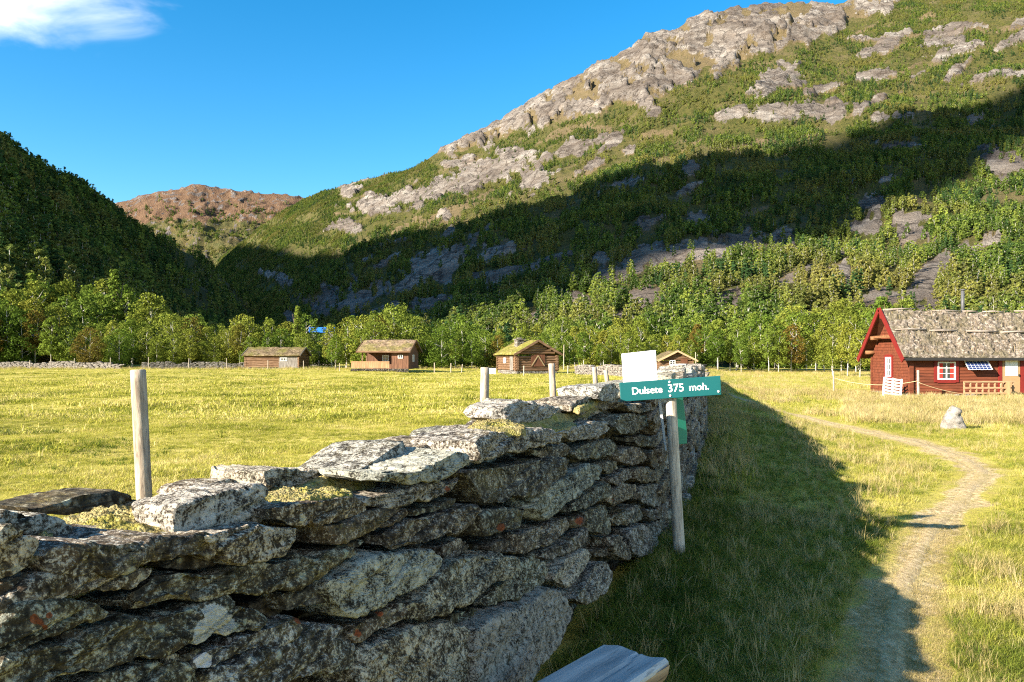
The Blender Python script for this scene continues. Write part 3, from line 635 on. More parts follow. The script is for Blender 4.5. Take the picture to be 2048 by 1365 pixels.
def stone_mat():
    k = NT('lichen_covered_schist'); p = k.pos(); tone = k.attr('tone'); lich = k.attr('lichen'); rust = k.attr('rust'); sd_ = k.attr('shift')
    off = k.n('ShaderNodeCombineXYZ', {0: sd_, 1: sd_, 2: sd_}); pp = k.n('ShaderNodeVectorMath', {0: p, 1: off.outputs[0]}, operation='ADD').outputs[0]
    n1 = k.noise(pp, 5, 4, .6); n2 = k.noise(pp, 30, 7, .72, .4); n3 = k.noise(pp, 110, 5, .75, .3); n4 = k.noise(pp, 13, 5, .65, .8)
    bed = k.noise(k.mapped(pp, (3, 3, 62), (.16, -.08, 0)), 1.0, 6, .68, .7)
    v1 = k.vor(k.n('ShaderNodeVectorMath', {0: pp, 1: k.n('ShaderNodeTexNoise', {'Vector': pp, 'Scale': 24., 'Detail': 3.}).outputs['Color']}, operation='ADD').outputs[0], 30, 'SMOOTH_F1')
    c = k.ramp(n2, [(.33, (.012, .010, .008)), (.47, (.055, .045, .036)), (.56, (.15, .125, .10)), (.68, (.36, .32, .27))])
    c = k.mix(k.ramp(bed, [(.38, .9), (.48, 0.)]), c, (.030, .026, .025))
    c = k.mix(k.ramp(n4, [(.5, 0.), (.64, .5)]), c, (.16, .105, .06))
    yl = k.math('MULTIPLY', k.ramp(n1, [(.5, 0.), (.64, 1.)]), k.ramp(n3, [(.45, 0.), (.6, .7)]))
    c = k.mix(yl, c, (.26, .20, .065))
    # crusts of pale lichen: coarse cover times fine speckle
    cov = k.math('ADD', k.math('ADD', k.math('MULTIPLY', n4, .35), k.math('MULTIPLY', n2, .35)), k.math('ADD', k.math('MULTIPLY', n3, .85), k.math('MULTIPLY', tone, .26)))
    c = k.mix(k.ramp(cov, [(.93, 0.), (1.01, .9)]), c, k.ramp(n2, [(.35, (.24, .225, .195)), (.65, (.62, .58, .52))]))
    c = k.mix(k.ramp(n3, [(.30, .85), (.43, 0.)]), c, (.014, .012, .011))
    ros = k.vor(k.n('ShaderNodeVectorMath', {0: pp, 1: k.n('ShaderNodeVectorMath', {0: k.n('ShaderNodeTexNoise', {'Vector': pp, 'Scale': 45., 'Detail': 3.}).outputs['Color'], 1: (.022, .022, .022)}, operation='MULTIPLY').outputs[0]}, operation='ADD').outputs[0], 19)
    rosm = k.math('MULTIPLY', k.ramp(ros, [(.20, .85), (.30, 0.)]), k.ramp(k.noise(pp, 7.5, 3), [(.52, 0.), (.58, 1.)]))
    c = k.mix(rosm, c, k.ramp(n3, [(.35, (.28, .29, .25)), (.6, (.50, .50, .44))]))
    pat = k.math('ADD', lich, k.math('MULTIPLY', k.math('SUBTRACT', k.math('ADD', n2, n4), 1.), .75))
    c = k.mix(k.ramp(pat, [(.48, 0.), (.53, 1.)]), c, k.ramp(n3, [(.35, (.46, .42, .41)), (.65, (.72, .67, .66))]))
    rp = k.math('ADD', rust, k.math('MULTIPLY', k.math('SUBTRACT', k.math('ADD', n2, n3), 1.), 1.0))
    c = k.mix(k.ramp(rp, [(.48, 0.), (.55, .95)]), c, k.ramp(n3, [(.35, (.14, .035, .016)), (.65, (.30, .085, .035))]))
    wn = k.n('ShaderNodeTexWhiteNoise', {'W': sd_}, noise_dimensions='1D').outputs[0]
    c = k.mix(1., c, k.ramp(wn, [(0, (.72, .66, .58)), (.3, (1, .98, .95)), (.6, (1.1, 1.0, .84)), (.8, (.8, .84, .72)), (1, (1.05, 1.08, 1.1))]), 'MULTIPLY')
    h = k.math('ADD', k.math('MULTIPLY', n2, .55), k.math('ADD', k.math('MULTIPLY', n3, .30), k.math('MULTIPLY', bed, .5)))
    return k.principled(c, .93, k.bump(h, 1.0, .022), .12)
m_stone = stone_mat()
TI = {1: (0, 960, 3.37), 2: (350, 900, 2.935), 3: (680, 860, 2.7025), 4: (900, 780, 2.3325), 5: (1150, 680, 2.73)}
def topx(t, P):
    ox, oy, s = TI[t]; P = np.array(P, float); return np.c_[ox + P[:, 0] / s, oy + P[:, 1] / s]
BAT = .08
def face_pt(px, py, off):
    """point on the wall's face, set back by off metres, that lies behind the photograph's pixel"""
    dx = (px - CX) / FPX; dz = (HY - py) / FPX
    D = (-1.2 - off / .938 - BAT * CAMZ) / (dx - .37 + BAT * dz)
    return np.c_[dx * D, D, CAMZ + dz * D]
# (tile, outline, set-back, depth, tone)
ST = [
 (1, [(-60,290),(60,295),(170,340),(275,400),(280,470),(200,560),(200,610),(90,650),(-60,710)], .0, .35, .75),
 (1, [(-60,185),(120,200),(300,228),(350,250),(480,300),(520,350),(480,440),(380,450),(300,420),(120,330),(-60,300)], .20, .3, .7),
 (1, [(120,190),(380,150),(590,75),(790,72),(920,130),(962,205),(900,235),(700,235),(430,250),(250,235)], .50, .22, .15),
 (1, [(-60,720),(0,700),(90,660),(205,615),(205,660),(130,725),(0,800),(-60,820)], .02, .3, .4),
 (1, [(330,500),(390,470),(700,440),(1000,400),(1348,370),(1450,400),(1475,460),(1430,530),(1348,500),(1180,520),(1000,560),(700,610),(480,640),(380,610),(330,560)], .0, .4, .5),
 (2, [(0,610),(250,600),(265,640),(240,690),(0,700),(-120,690),(-130,640)], .05, .3, .3),
 (1, [(-60,850),(0,830),(130,740),(250,680),(450,650),(750,610),(980,580),(1040,605),(1030,640),(950,700),(930,745),(760,745),(560,770),(300,815),(100,865),(0,870),(-60,870)], .01, .4, .6),
 (2, [(-383,900),(-340,840),(-200,790),(-113,707),(0,690),(200,700),(380,690),(560,670),(760,645),(950,630),(1060,590),(1085,600),(1070,625),(960,650),(900,720),(780,780),(600,830),(400,860),(200,880),(0,905),(-200,945),(-330,975),(-380,960)], .0, .4, .5),
 (1, [(-60,880),(200,850),(400,830),(560,815),(650,840),(730,900),(720,930),(560,975),(400,1030),(250,1090),(150,1150),(0,1190),(-60,1200)], .0, .4, .55),
 (1, [(-60,1215),(60,1195),(300,1105),(500,1060),(700,990),(900,930),(1100,900),(1348,845),(1520,825),(1680,850),(1770,880),(1810,950),(1800,985),(1600,1045),(1460,1080),(1320,1115),(1180,1160),(1130,1180),(950,1230),(750,1290),(550,1330),(300,1380),(-60,1450)], .0, .4, .55),
 (1, [(420,1050),(470,1015),(540,1010),(550,1060),(500,1085),(440,1080)], .03, .2, .3),
 (1, [(1110,1180),(1240,1150),(1345,1130),(1345,1190),(1270,1235),(1130,1230)], .02, .25, .5),
 (2, [(100,1275),(110,1230),(150,1180),(350,1110),(560,1040),(700,985),(770,985),(790,1060),(770,1090),(640,1150),(480,1190),(350,1230),(230,1265),(150,1290)], .0, .4, .55),
 (2, [(110,1420),(160,1310),(280,1260),(500,1190),(760,1110),(820,1040),(900,1025),(1000,1050),(1030,1120),(1070,1200),(1060,1240),(900,1310),(750,1365),(650,1420),(400,1480),(150,1480)], .0, .4, .55),
 (2, [(600,840),(680,815),(800,790),(880,840),(925,880),(880,900),(760,940),(650,955),(620,900)], .02, .3, .45),
 (2, [(400,890),(600,845),(640,950),(560,990),(480,950)], .08, .25, .2),
 (3, [(-75,870),(-60,800),(0,770),(60,740),(200,690),(430,645),(490,645),(550,690),(555,760),(520,790),(470,840),(330,900),(200,960),(60,1010),(0,990),(-60,935)], -.02, .42, .85),
 (2, [(130,520),(260,460),(400,425),(560,440),(720,465),(732,490),(690,540),(640,620),(540,655),(350,685),(300,640),(250,560)], -.02, .35, .7),
 (2, [(-10,350),(100,300),(300,225),(500,220),(545,290),(575,370),(540,430),(400,430),(250,460),(100,480),(-20,500)], .07, .16, .8),
 (2, [(70,290),(130,210),(250,180),(380,172),(430,210),(300,235),(150,285)], .32, .14, .6),
 (2, [(480,130),(530,100),(640,110),(860,105),(1100,130),(1170,190),(1150,235),(1040,255),(800,245),(560,245),(500,205)], .22, .24, .8),
 (2, [(560,330),(740,305),(800,290),(1020,260),(1120,300),(1180,330),(1180,380),(1020,420),(860,450),(740,465),(640,430),(580,390)], .0, .4, .55),
 (3, [(100,380),(250,330),(420,305),(600,290),(690,268),(692,320),(600,345),(450,380),(330,412),(200,428),(130,412)], .0, .45, .75),
 (3, [(-110,560),(-60,515),(0,500),(180,445),(360,425),(382,450),(380,480),(250,520),(100,570),(0,605),(-100,625)], .0, .4, .4),
 (3, [(-60,640),(0,620),(140,580),(148,600),(80,645),(0,660),(-60,660)], .03, .3, .3),
 (3, [(-60,720),(0,680),(110,640),(100,675),(0,728),(-60,745)], .03, .3, .3),
 (3, [(385,445),(560,390),(640,370),(642,405),(520,440),(392,472)], .02, .35, .4),
 (3, [(195,570),(260,535),(430,460),(600,425),(730,405),(762,450),(740,520),(640,560),(520,592),(420,632),(300,668),(230,640)], -.01, .4, .5),
 (3, [(735,460),(900,430),(1010,430),(1027,470),(980,517),(860,572),(760,558),(722,540)], .0, .35, .45),
 (4, [(75,360),(240,340),(430,318),(580,322),(583,375),(520,430),(440,482),(380,502),(270,502),(245,538),(130,538),(75,505)], -.01, .4, .45),
 (3, [(150,235),(300,250),(450,215),(560,150),(650,98),(705,130),(732,180),(640,227),(500,282),(400,284),(240,268)], -.02, .34, .95),
 (4, [(60,270),(130,225),(250,185),(340,180),(500,200),(550,240),(430,259),(280,292),(125,325),(95,300)], -.02, .36, .7),
 (4, [(505,190),(600,168),(720,138),(762,190),(720,215),(600,242),(540,232)], .02, .4, .75),
 (4, [(210,125),(250,65),(340,52),(440,70),(530,90),(548,130),(480,147),(380,157),(300,147)], .18, .24, .85),
 (4, [(550,85),(590,45),(700,20),(790,30),(772,80),(680,122),(600,122)], .12, .4, .7),
 (4, [(400,290),(470,260),(540,255),(572,290),(540,317),(450,322)], .04, .35, .5),
 (4, [(580,280),(640,240),(740,230),(792,270),(740,312),(640,327),(590,322)], .01, .35, .5),
 (4, [(368,560),(380,520),(480,440),(580,380),(660,340),(720,350),(727,400),(640,462),(560,532),(470,602),(400,617)], -.01, .4, .75),
 (4, [(540,560),(560,535),(640,480),(740,430),(767,460),(740,502),(640,552),(570,575)], .01, .35, .5),
 (4, [(690,345),(780,330),(787,362),(740,392),(727,382)], .03, .3, .5),
 (4, [(742,422),(800,370),(847,370),(842,412),(780,452)], .02, .3, .5),
 (4, [(300,690),(390,640),(550,590),(562,650),(520,702),(400,747),(320,757)], .0, .4, .55),
 (4, [(170,740),(230,700),(310,690),(322,750),(260,772)], .03, .3, .4),
 (3, [(550,622),(640,580),(712,620),(690,662),(600,702),(550,707)], .03, .3, .5),
 (4, [(562,602),(640,585),(632,632),(570,642)], .01, .25, .2),
 (4, [(420,762),(560,702),(650,640),(657,690),(600,742),(480,792),(440,792)], .03, .3, .5),
 (3, [(350,1010),(430,940),(480,850),(560,740),(660,670),(790,660),(900,680),(978,720),(960,762),(860,822),(780,882),(720,932),(650,952),(520,1002),(430,1017)], -.03, .42, .65),
 (4, [(105,1000),(200,930),(300,870),(330,800),(400,760),(462,840),(440,912),(340,972),(200,1007)], .01, .4, .6),
 (3, [(38,1130),(100,1040),(200,990),(330,930),(392,945),(340,1012),(230,1082),(130,1142),(70,1152)], .0, .4, .45),
 (3, [(75,1190),(200,1110),(400,1050),(600,1030),(700,1080),(745,1200),(805,1365),(810,1600),(60,1600),(90,1300)], -.03, .45, .7),
 (4, [(80,1100),(280,1020),(400,960),(470,900),(540,950),(582,1040),(552,1130),(492,1230),(422,1310),(370,1400),(300,1500),(120,1500),(110,1250)], -.06, .45, .9),
 (4, [(0,1040),(100,1020),(182,1030),(150,1072),(50,1092),(0,1082)], .03, .3, .4),
 (4, [(470,872),(540,780),(650,740),(657,790),(602,872),(560,932),(500,902)], .0, .35, .8),
 (4, [(578,982),(640,900),(680,800),(740,790),(762,850),(722,962),(640,1002)], -.02, .35, .6),
 (4, [(620,562),(720,520),(762,590),(740,682),(680,672),(640,642)], .02, .35, .5),
 (4, [(730,502),(800,440),(872,450),(852,502),(760,542)], .02, .35, .5),
 (4, [(750,582),(880,540),(892,602),(850,632),(760,632)], .02, .3, .5),
 (4, [(745,695),(790,668),(852,770),(830,802),(770,772)], .0, .3, .5),
 (4, [(655,742),(760,740),(772,780),(680,784)], .03, .3, .4),
 (5, [(205,425),(280,390),(380,410),(422,460),(330,512),(240,522)], .0, .35, .5),
 (5, [(228,622),(320,570),(380,610),(402,662),(330,692),(250,672)], .0, .35, .5),
 (5, [(310,712),(400,690),(482,740),(442,782),(340,772)], .0, .35, .5),
 (5, [(340,800),(420,780),(492,790),(492,872),(460,922),(400,902),(350,872)], .02, .35, .6),
 (5, [(368,925),(470,930),(502,970),(420,992)], .02, .3, .4),
 (5, [(380,1005),(520,980),(522,1060),(420,1072)], .02, .3, .5),
 (5, [(228,955),(300,940),(362,900),(372,980),(300,1012)], .02, .3, .5),
 (5, [(298,1025),(380,990),(472,1120),(392,1202),(300,1152)], -.02, .3, .6),
 (5, [(235,365),(420,340),(455,375),(360,402)], .0, .4, .6),
 (5, [(298,532),(400,520),(482,560),(442,592),(340,572)], .03, .3, .4),
 (5, [(388,602),(490,600),(502,692),(420,702)], .03, .3, .3),
 (1, [(480,1420),(560,1360),(700,1300),(1000,1230),(1200,1212),(1300,1290),(1320,1400),(1200,1500),(500,1560)], .01, .4, .6),
 (3, [(-60,1150),(0,1130),(72,1160),(92,1230),(60,1292),(-60,1335)], .0, .35, .6),
]
LICH = {9: [(430, 1225, 22), (445, 1245, 24), (415, 1262, 26), (440, 1272, 24), (398, 1278, 14)], 12: [(408, 1322, 18), (512, 1302, 9)]}
RUST = {8: [(68, 1238, 9), (80, 1245, 8), (98, 1232, 6), (90, 1255, 5)], 22: [(925, 963, 8), (895, 978, 6)], 48: [(715, 1268, 8), (760, 1228, 6)], 44: [(1158, 1042, 8)], 55: [(1226, 1001, 3)], 28: [(1002, 1055, 8)], 12: [(598, 1240, 9)]}
wall = empty('drystone_wall', (0, 0, 0))
tag(wall, 'long waist high dry stone wall of lichen covered slabs running from the camera', 'stone wall')
def stone(px_poly, off, thick, tone, i, label=None):
    P = topx(*px_poly) if not isinstance(px_poly, np.ndarray) else px_poly
    W3 = face_pt(P[:, 0], P[:, 1], 0.); UV = np.c_[W3 @ WT, W3[:, 2]]
    # work in face coordinates (u along the wall, height), then push every ring into the wall
    size = math.sqrt(np.ptp(UV[:, 0]) * np.ptp(UV[:, 1]))
    org = np.array([-1.2 * .938 * .938, 0, 0]) * 0
    def to3d(uv, dep):
        # invert u = p.WT on the battered plane x = -1.2 + .37 y - BAT z
        z = uv[:, 1]; y = (uv[:, 0] - .347 * (-1.2 - BAT * z)) / (.347 * .37 + .938); x = -1.2 + .37 * y - BAT * z
        return np.c_[x, y, z] - WN * (dep + off)
    # points set back appear nearer the middle of the view: trace on the set-back plane instead
    if off:
        W3 = face_pt(P[:, 0], P[:, 1], off) + WN * off; UV = np.c_[W3 @ WT, W3[:, 2]]
    nv = int(np.clip(np.ptp(P[:, 0]) * .36 + np.ptp(P[:, 1]) * .2, 54, 170))
    cm = UV.mean(0); UV = cm + (UV - cm) * np.array([.975, .885])
    V, F = stone_mesh(UV, to3d, thick, nv, i + 1, np.clip(size * .05, .006, .014), .03, int(np.clip(nv / 6.5, 9, 24)))
    D = V[:, 1]; vx = CX + FPX * V[:, 0] / D; vy = HY - FPX * (V[:, 2] - CAMZ) / D
    def spots(L):
        a = np.zeros(len(V))
        for cx, cy, rr in L: a = np.maximum(a, np.clip(1.0 - .5 * np.hypot(vx - cx, vy - cy) / rr, 0, 1))
        return a
    o = mesh_obj('stone', V, tri_clean(F), m_stone, wall, False, {'tone': np.full(len(V), tone), 'lichen': spots(LICH.get(i, [])), 'rust': spots(RUST.get(i, [])), 'shift': np.full(len(V), i * 1.37)})
    if label: o['label'] = label
    return o
SL = {8: 'slab with a rust red lichen spot', 9: 'long slab with a white lichen splash', 12: 'slab with two pale lichen patches', 2: 'dark bare slab lying along the back of the wall top', 30: 'bleached white capstone', 49: 'big pale grey foot boulder', 44: 'small rust red stone', 50: 'big grey furrowed foot boulder beside the grass'}
for i, (t, P, off, th, tone) in enumerate(ST): stone((t, P), off, th, tone, i, SL.get(i))

# --- the rest of the wall: courses of slabs along the far part and packing behind the near faces
def rough_slab(c, L, H, T, tilt, seed, r, div=7):
    """a bedded slab with broken ends; c = middle, L along the wall, H high, T deep"""
    a = np.linspace(0, 2 * np.pi, 14, endpoint=False); rr = (np.abs(np.cos(a)) ** 5 + np.abs(np.sin(a)) ** 5) ** (-1 / 5) * r.uniform(.86, 1.08, 14)
    uv = np.c_[np.cos(a) * rr * L / 2, np.sin(a) * rr * H / 2]; uv[:, 1] += uv[:, 0] * tilt
    return uv
def wall_frame(y):
    k = .37 if y < 7.78 else .2865 if y < 16.7 else .2505; n = math.hypot(1, k); return np.array([k / n, 1 / n, 0]), np.array([1 / n, -k / n, 0])
r3 = np.random.default_rng(11); RV = []; RF = []; nn = 0; rtone = []; rshift = []
def far_stone(y, zc, L, H, T, off, tilt, nv, inner, near=False):
    global nn
    tdir, ndir = wall_frame(y); x0 = float(xw(y)); cbase = np.array([x0 - BAT * zc, y, 0.])
    uv = rough_slab(None, L, H, T, tilt, 0, r3)
    def to3d(q, dep): return cbase + np.outer(q[:, 0], tdir) + np.c_[0 * q[:, 0], 0 * q[:, 0], zc + q[:, 1]] - ndir * (dep + off)
    V, F = stone_mesh(uv, to3d, T, nv, r3.uniform(0, 99), min(.016, .10 * H), .07, inner)
    return V, F
def rest(V, F, tone):
    global nn
    RV.append(V); RF.extend([tuple(i + nn for i in q) for q in tri_clean(F)]); nn += len(V); rtone.append(np.full(len(V), tone)); rshift.append(np.full(len(V), r3.uniform(0, 50)))
for course in range(13):                                   # packing seen through the gaps of the near part
    y = .55 if course < 11 else 2.5; z0 = .02 + course * .098
    while y < 7.2:
        L = r3.uniform(.25, .55); V, F = far_stone(y + L / 2, z0 + .05, L, .105, .3, .17 + r3.uniform(0, .05), r3.uniform(.05, .2), 30, 4); rest(V, F, r3.uniform(.1, .4) + (.5 if course > 10 else 0)); y += L * .96
y = 5.9; n_named = len(ST)
u_far = []
for course in range(12):
    y = 5.75 + r3.uniform(0, .4)
    while y < 52:
        k = 1 + max(0, y - 14) * .012
        L = r3.uniform(.22, .62) * k; H = r3.uniform(.10, .14)
        zc = .05 + course * .112 + .02 * math.sin(y * 2.1 + course) + .03 * math.sin(y * .6); yy_ = y + L * .45
        zb = gz1(float(xw(yy_)) + .1, yy_)
        if course == 11: H = r3.uniform(.07, .16)
        if zc > 1.40 - .5 * float(sstep(16, 44, yy_)) + (.04 if course else 9): y += L * .97; continue
        if not (yy_ < 7.4 and not (yy_ > 6.9)):
            u_far.append((yy_, zc, L, H * r3.uniform(.95, 1.15), course))
        y += L * .97
u_far.sort()
for q, (yy_, zc, L, H, course) in enumerate(u_far):
    near = yy_ < 12
    T = .42 if course < 11 else .55
    V, F = far_stone(yy_, zc, L, H, T, r3.uniform(-.03, .035) - (.04 if course == 0 else 0), r3.uniform(-.05, .22), 44 if near else 22 if yy_ < 26 else 14, 6 if near else 3)
    tone = r3.uniform(.35, .75) + (.25 if course == 11 else 0)
    if near and n_named < 97 and r3.uniform() < .5:
        o = mesh_obj('stone', V, tri_clean(F), m_stone, wall, True, {'tone': np.full(len(V), tone), 'lichen': np.zeros(len(V)), 'rust': np.zeros(len(V)), 'shift': np.full(len(V), q * .7)}); n_named += 1
    else: rest(V, F, tone)
for k in range(26):
    y = r3.uniform(5.3, 24); L = r3.uniform(.3, .7); H = r3.uniform(.08, .17)
    V, F = far_stone(y, 1.33 - .5 * float(sstep(16, 44, y)) + H / 2, L, H, r3.uniform(.3, .45), r3.uniform(-.02, .12), r3.uniform(-.3, .35), 30, 4); rest(V, F, r3.uniform(.6, 1.0))
for k in range(60):                                        # loose slabs lying across the top and back edge
    y = r3.uniform(6.5, 51); tdir, ndir = wall_frame(y); L = r3.uniform(.35, .8); H = r3.uniform(.06, .12); zc = 1.34 - .5 * float(sstep(16, 44, y)) + H / 2 + .03 * math.sin(y * .6)
    V, F = far_stone(y, zc, L, H, r3.uniform(.25, .45), r3.uniform(.02, .3), r3.uniform(-.25, .3), 22, 3); rest(V, F, r3.uniform(.7, 1.05))
for y in np.arange(.4, 51.5, .45):                            # back face and top fill
    for zc, H in ((.25, .5), (.72, .46), (1.08, .26)):
        if zc > 1.2 - .55 * float(sstep(16, 44, y)): continue
        V, F = far_stone(y, zc, .5, H, .22, .32 + r3.uniform(0, .05), 0, 16, 3); rest(V, F, .5)
rv = np.concatenate(RV)
o = mesh_obj('packing_stone', rv, RF, m_stone, wall, True, {'tone': np.concatenate(rtone), 'lichen': np.zeros(len(rv)), 'rust': np.zeros(len(rv)), 'shift': np.concatenate(rshift)})
tag(o, 'smaller packing and farther slabs of the wall', kind='stuff')

# --- moss cushions on the wall top
def moss_mat():
    k = NT('dry_moss'); p = k.pos(); n1 = k.noise(p, 9, 4); n2 = k.noise(p, 75, 5, .7); v = k.vor(p, 130)
    c = k.ramp(n1, [(.36, (.34, .27, .10)), (.5, (.46, .38, .17)), (.62, (.34, .30, .07))])
    c = k.mix(k.ramp(n2, [(.34, .85), (.52, 0.)]), c, (.07, .055, .02)); c = k.mix(k.ramp(n2, [(.58, 0.), (.7, .5)]), c, (.62, .55, .34))
    return k.principled(c, 1.0, k.bump(k.math('SUBTRACT', n2, k.math('MULTIPLY', v, .6)), 1.0, .02), .05)
m_moss = moss_mat()
def moss(P, zt, dome, seed, tilt=0.):
    P = np.asarray(P, float); D = (CAMZ - zt) * FPX / (P[:, 1] - HY); XY = np.c_[(P[:, 0] - CX) / FPX * D, D]
    n = 120; XY = resample(chaikin(XY, 2), n); c = XY.mean(0); rings = []
    for k in range(26):
        s = 1.04 - k / 25.; q = c + (XY - c) * max(s, .004); hgt = dome * (1 - max(s, 0) ** 2.4) - .03 * (s > 1.0)
        rings.append(np.c_[q, np.full(n, zt + hgt)])
    V = np.concatenate(rings); i = np.arange(n); j = (i + 1) % n
    F = np.concatenate([np.stack([k * n + i, k * n + j, (k + 1) * n + j, (k + 1) * n + i], -1) for k in range(25)])
    A = XY[:, 0] * np.roll(XY[:, 1], -1) - np.roll(XY[:, 0], -1) * XY[:, 1]
    if A.sum() < 0: F = F[:, ::-1]
    V[:, 2] += .012 * fbm(V * 14 + seed, 3) + .007 * np.abs(fbm(V * 70 + seed, 3)) * 1.5
    return mesh_obj('moss', V, F, m_moss, wall, True)
moss(topx(1, [(410,255),(560,225),(700,205),(960,225),(1100,185),(1250,110),(1310,150),(1300,300),(1200,345),(1000,385),(900,415),(740,440),(600,440),(500,400)]), 1.262, .016, 1)
moss(topx(1, [(-60,260),(60,250),(160,290),(340,330),(360,410),(290,430),(200,370),(60,310),(-60,300)]), 1.285, .016, 2)
moss(topx(2, [(520,240),(700,245),(1000,230),(1060,255),(900,285),(760,310),(560,325),(540,290)]), 1.25, .012, 3)
moss(topx(4, [(70,185),(130,150),(230,140),(330,165),(360,185),(250,190),(120,205)]), 1.325, .012, 4)
moss(topx(4, [(400,175),(440,150),(540,152),(600,165),(540,185),(440,188)]), 1.237, .010, 5)
if 0: moss(topx(3, [(232,300),(250,262),(300,250),(345,285),(420,300),(330,312)]), 1.27, .03, 6)
moss(topx(2, [(60,330),(90,270),(160,245),(200,270),(120,310)]), 1.262, .014, 7)
moss(topx(4, [(560,75),(590,45),(660,30),(740,25),(700,50),(640,75),(600,90)]), 1.33, .01, 8)

# mossy turf that fills the middle of the wall top between the slabs
us = np.linspace(.2, 5.6, 260); vs_ = np.linspace(.10, .50, 34); UU_, VV_ = np.meshgrid(us, vs_, indexing='ij'); yq = UU_.ravel(); vq = VV_.ravel()
xq = -1.2 + .37 * yq - BAT * 1.25 - .938 * vq; yq = yq + .347 * vq
zq = 1.215 + .015 * np.minimum(yq, 5) + .05 * fbm(np.c_[xq * 3, yq * 3, 0 * xq], 3) + .008 * np.abs(fbm(np.c_[xq * 45, yq * 45, 0 * xq], 3)) - .12 * sstep(.36, .5, vq) - .05 * (1 - sstep(.1, .18, vq))
mesh_obj('moss', np.c_[xq, yq, zq], rows_grid(260, 34)[:, ::-1], m_moss, wall, True)
# ================================================================ POSTS, SIGN, BENCH
m_post = wood_mat('weathered_post', (.12, .085, .06), (.37, .295, .22), (.56, .48, .375), scale=17, axis='z', bump=.6)
m_postg = wood_mat('grey_post', (.16, .13, .10), (.36, .30, .23), (.52, .45, .36), scale=9, axis='z', bump=.6)
def round_post(name, base, top, r0, r1, label, cat, group=None, mat=None, parent=None, n=18, seed=0):
    b, t = Vector(base), Vector(top); L = (t - b).length; K = max(6, int(L / .06)); m = MB(); rr = np.random.default_rng(seed)
    pts = [(0, 0, L * k / K) for k in range(K + 1)] ; rad = [r0 + (r1 - r0) * k / K for k in range(K + 1)]
    pts += [(0, 0, L + r1 * .10)]; rad += [r1 * .80]
    m.tube(pts, rad, n); v = np.array(m.v); a = np.arctan2(v[:, 1], v[:, 0])
    d = .05 * fbm(np.c_[np.cos(a) * 1.6, np.sin(a) * 1.6, v[:, 2] * 1.2] + seed, 3); v[:, 0] *= 1 + d; v[:, 1] *= 1 + d
    o = mesh_obj(name, v, m.f, mat or m_post, parent, True)
    o.location = b; o.rotation_euler = (t - b).to_track_quat('Z', 'Y').to_euler()
    if label: tag(o, label, cat, group)
    return o
def field_post(px0, top, px1, bot_py, D, w, label, seed, group='wooden posts beside the wall', lean=0):
    x1, _, z1 = at(px0, top, D); x0, _, zb = at(px1, bot_py, D); g = gz1(x0, D) - .1
    k = (g - z1) / (zb - z1); xb = x1 + (x0 - x1) * k; r = w / FPX * D / 2
    return round_post('fence_post', (xb, D, g), (x1, D + lean, z1), r * 1.1, r, label, 'fence post', group, seed=seed)
field_post(276, 741, 290, 1016, 4.2, 29, 'thick round bleached post rising behind the mossy near wall', 1)
field_post(970, 736, 968, 840, 7.9, 17.5, 'round wooden post behind the wall below the chimney cabin\'s left side', 2)
field_post(1103, 728, 1107, 812, 10.4, 13, 'round wooden post standing in front of the chimney cabin\'s right end', 3)
field_post(1189, 735, 1192, 786, 14.2, 9.5, 'short round post just left of the white board', 4)
field_post(1211, 741, 1216, 775, 17.0, 9, 'leaning round post half hidden between wall top and white board', 5)
for k, (px, top, D) in enumerate([(60, 721, 104), (149, 717, 104), (221, 716, 104), (297, 715, 105), (378, 717, 105), (453, 717, 106), (536, 721, 104), (607, 722, 101), (679, 727, 96),
                                  (869, 726, 84), (902, 727, 85), (925, 729, 86), (1048, 735, 70), (1136, 735, 76), (1176, 735, 78), (1128, 690, 96), (1391, 705, 100)]):
    x, y, z = at(px, top, D); g = gz1(x, D)
    lab = ['thin fence post before the far left stone wall', 'thin fence post between the low barn and the porch cabin', 'thin fence post in the gap right of the porch cabin', 'thin grey pole near the chimney cabin'][0 if px < 500 else 1 if px < 700 else 2 if px < 1000 else 3] if px != 1391 else 'thin grey pole beside the smallest cabin'
    tl = r2.normal(0, .05)
    round_post('fence_post', (x - tl, y, g - .1), (x, y, max(z, g + .9)), .055, .05, lab, 'fence post', lab.replace('post', 'posts').replace('pole', 'poles'), m_postg, n=8, seed=20 + k)
for px, top, D, lab in ((1836, 741, 38.4, 'pale wooden post holding the rope before the red cabin'), (1667, 743, 44.0, 'thin rope post in the pale grass left of the red cabin')):
    x, y, z = at(px, top, D); round_post('fence_post', (x + .02, y, gz1(x, y) - .1), (x, y, z), .065 if px > 1800 else .05, .06 if px > 1800 else .045, lab, 'fence post', None, m_post, n=10, seed=px)
round_post('pole', (-27.5, 28.6, gz1(-27.5, 28.6) - .2), (-27.5, 28.6, 4.3), .07, .06, 'tall wooden pole in the meadow outside the left edge', 'pole', None, m_postg, n=10)
m_rope = plain('straw_rope', (.62, .50, .28), .9)
def rope(p, q, sag, label):
    p, q = Vector(p), Vector(q); m = MB(); m.tube([p.lerp(q, t) - Vector((0, 0, sag * 4 * t * (1 - t))) for t in np.linspace(0, 1, 14)], .011, 6); tag(m.build('rope', m_rope, None, True), label, 'rope')
rope(at(1836, 762, 38.3), at(1667, 756, 43.9), .30, 'sagging pale rope between the two posts left of the red cabin')
rope(at(1836, 765, 38.3), at(1931, 789, 38.9), .08, 'pale rope sloping from the post to the lattice railing')

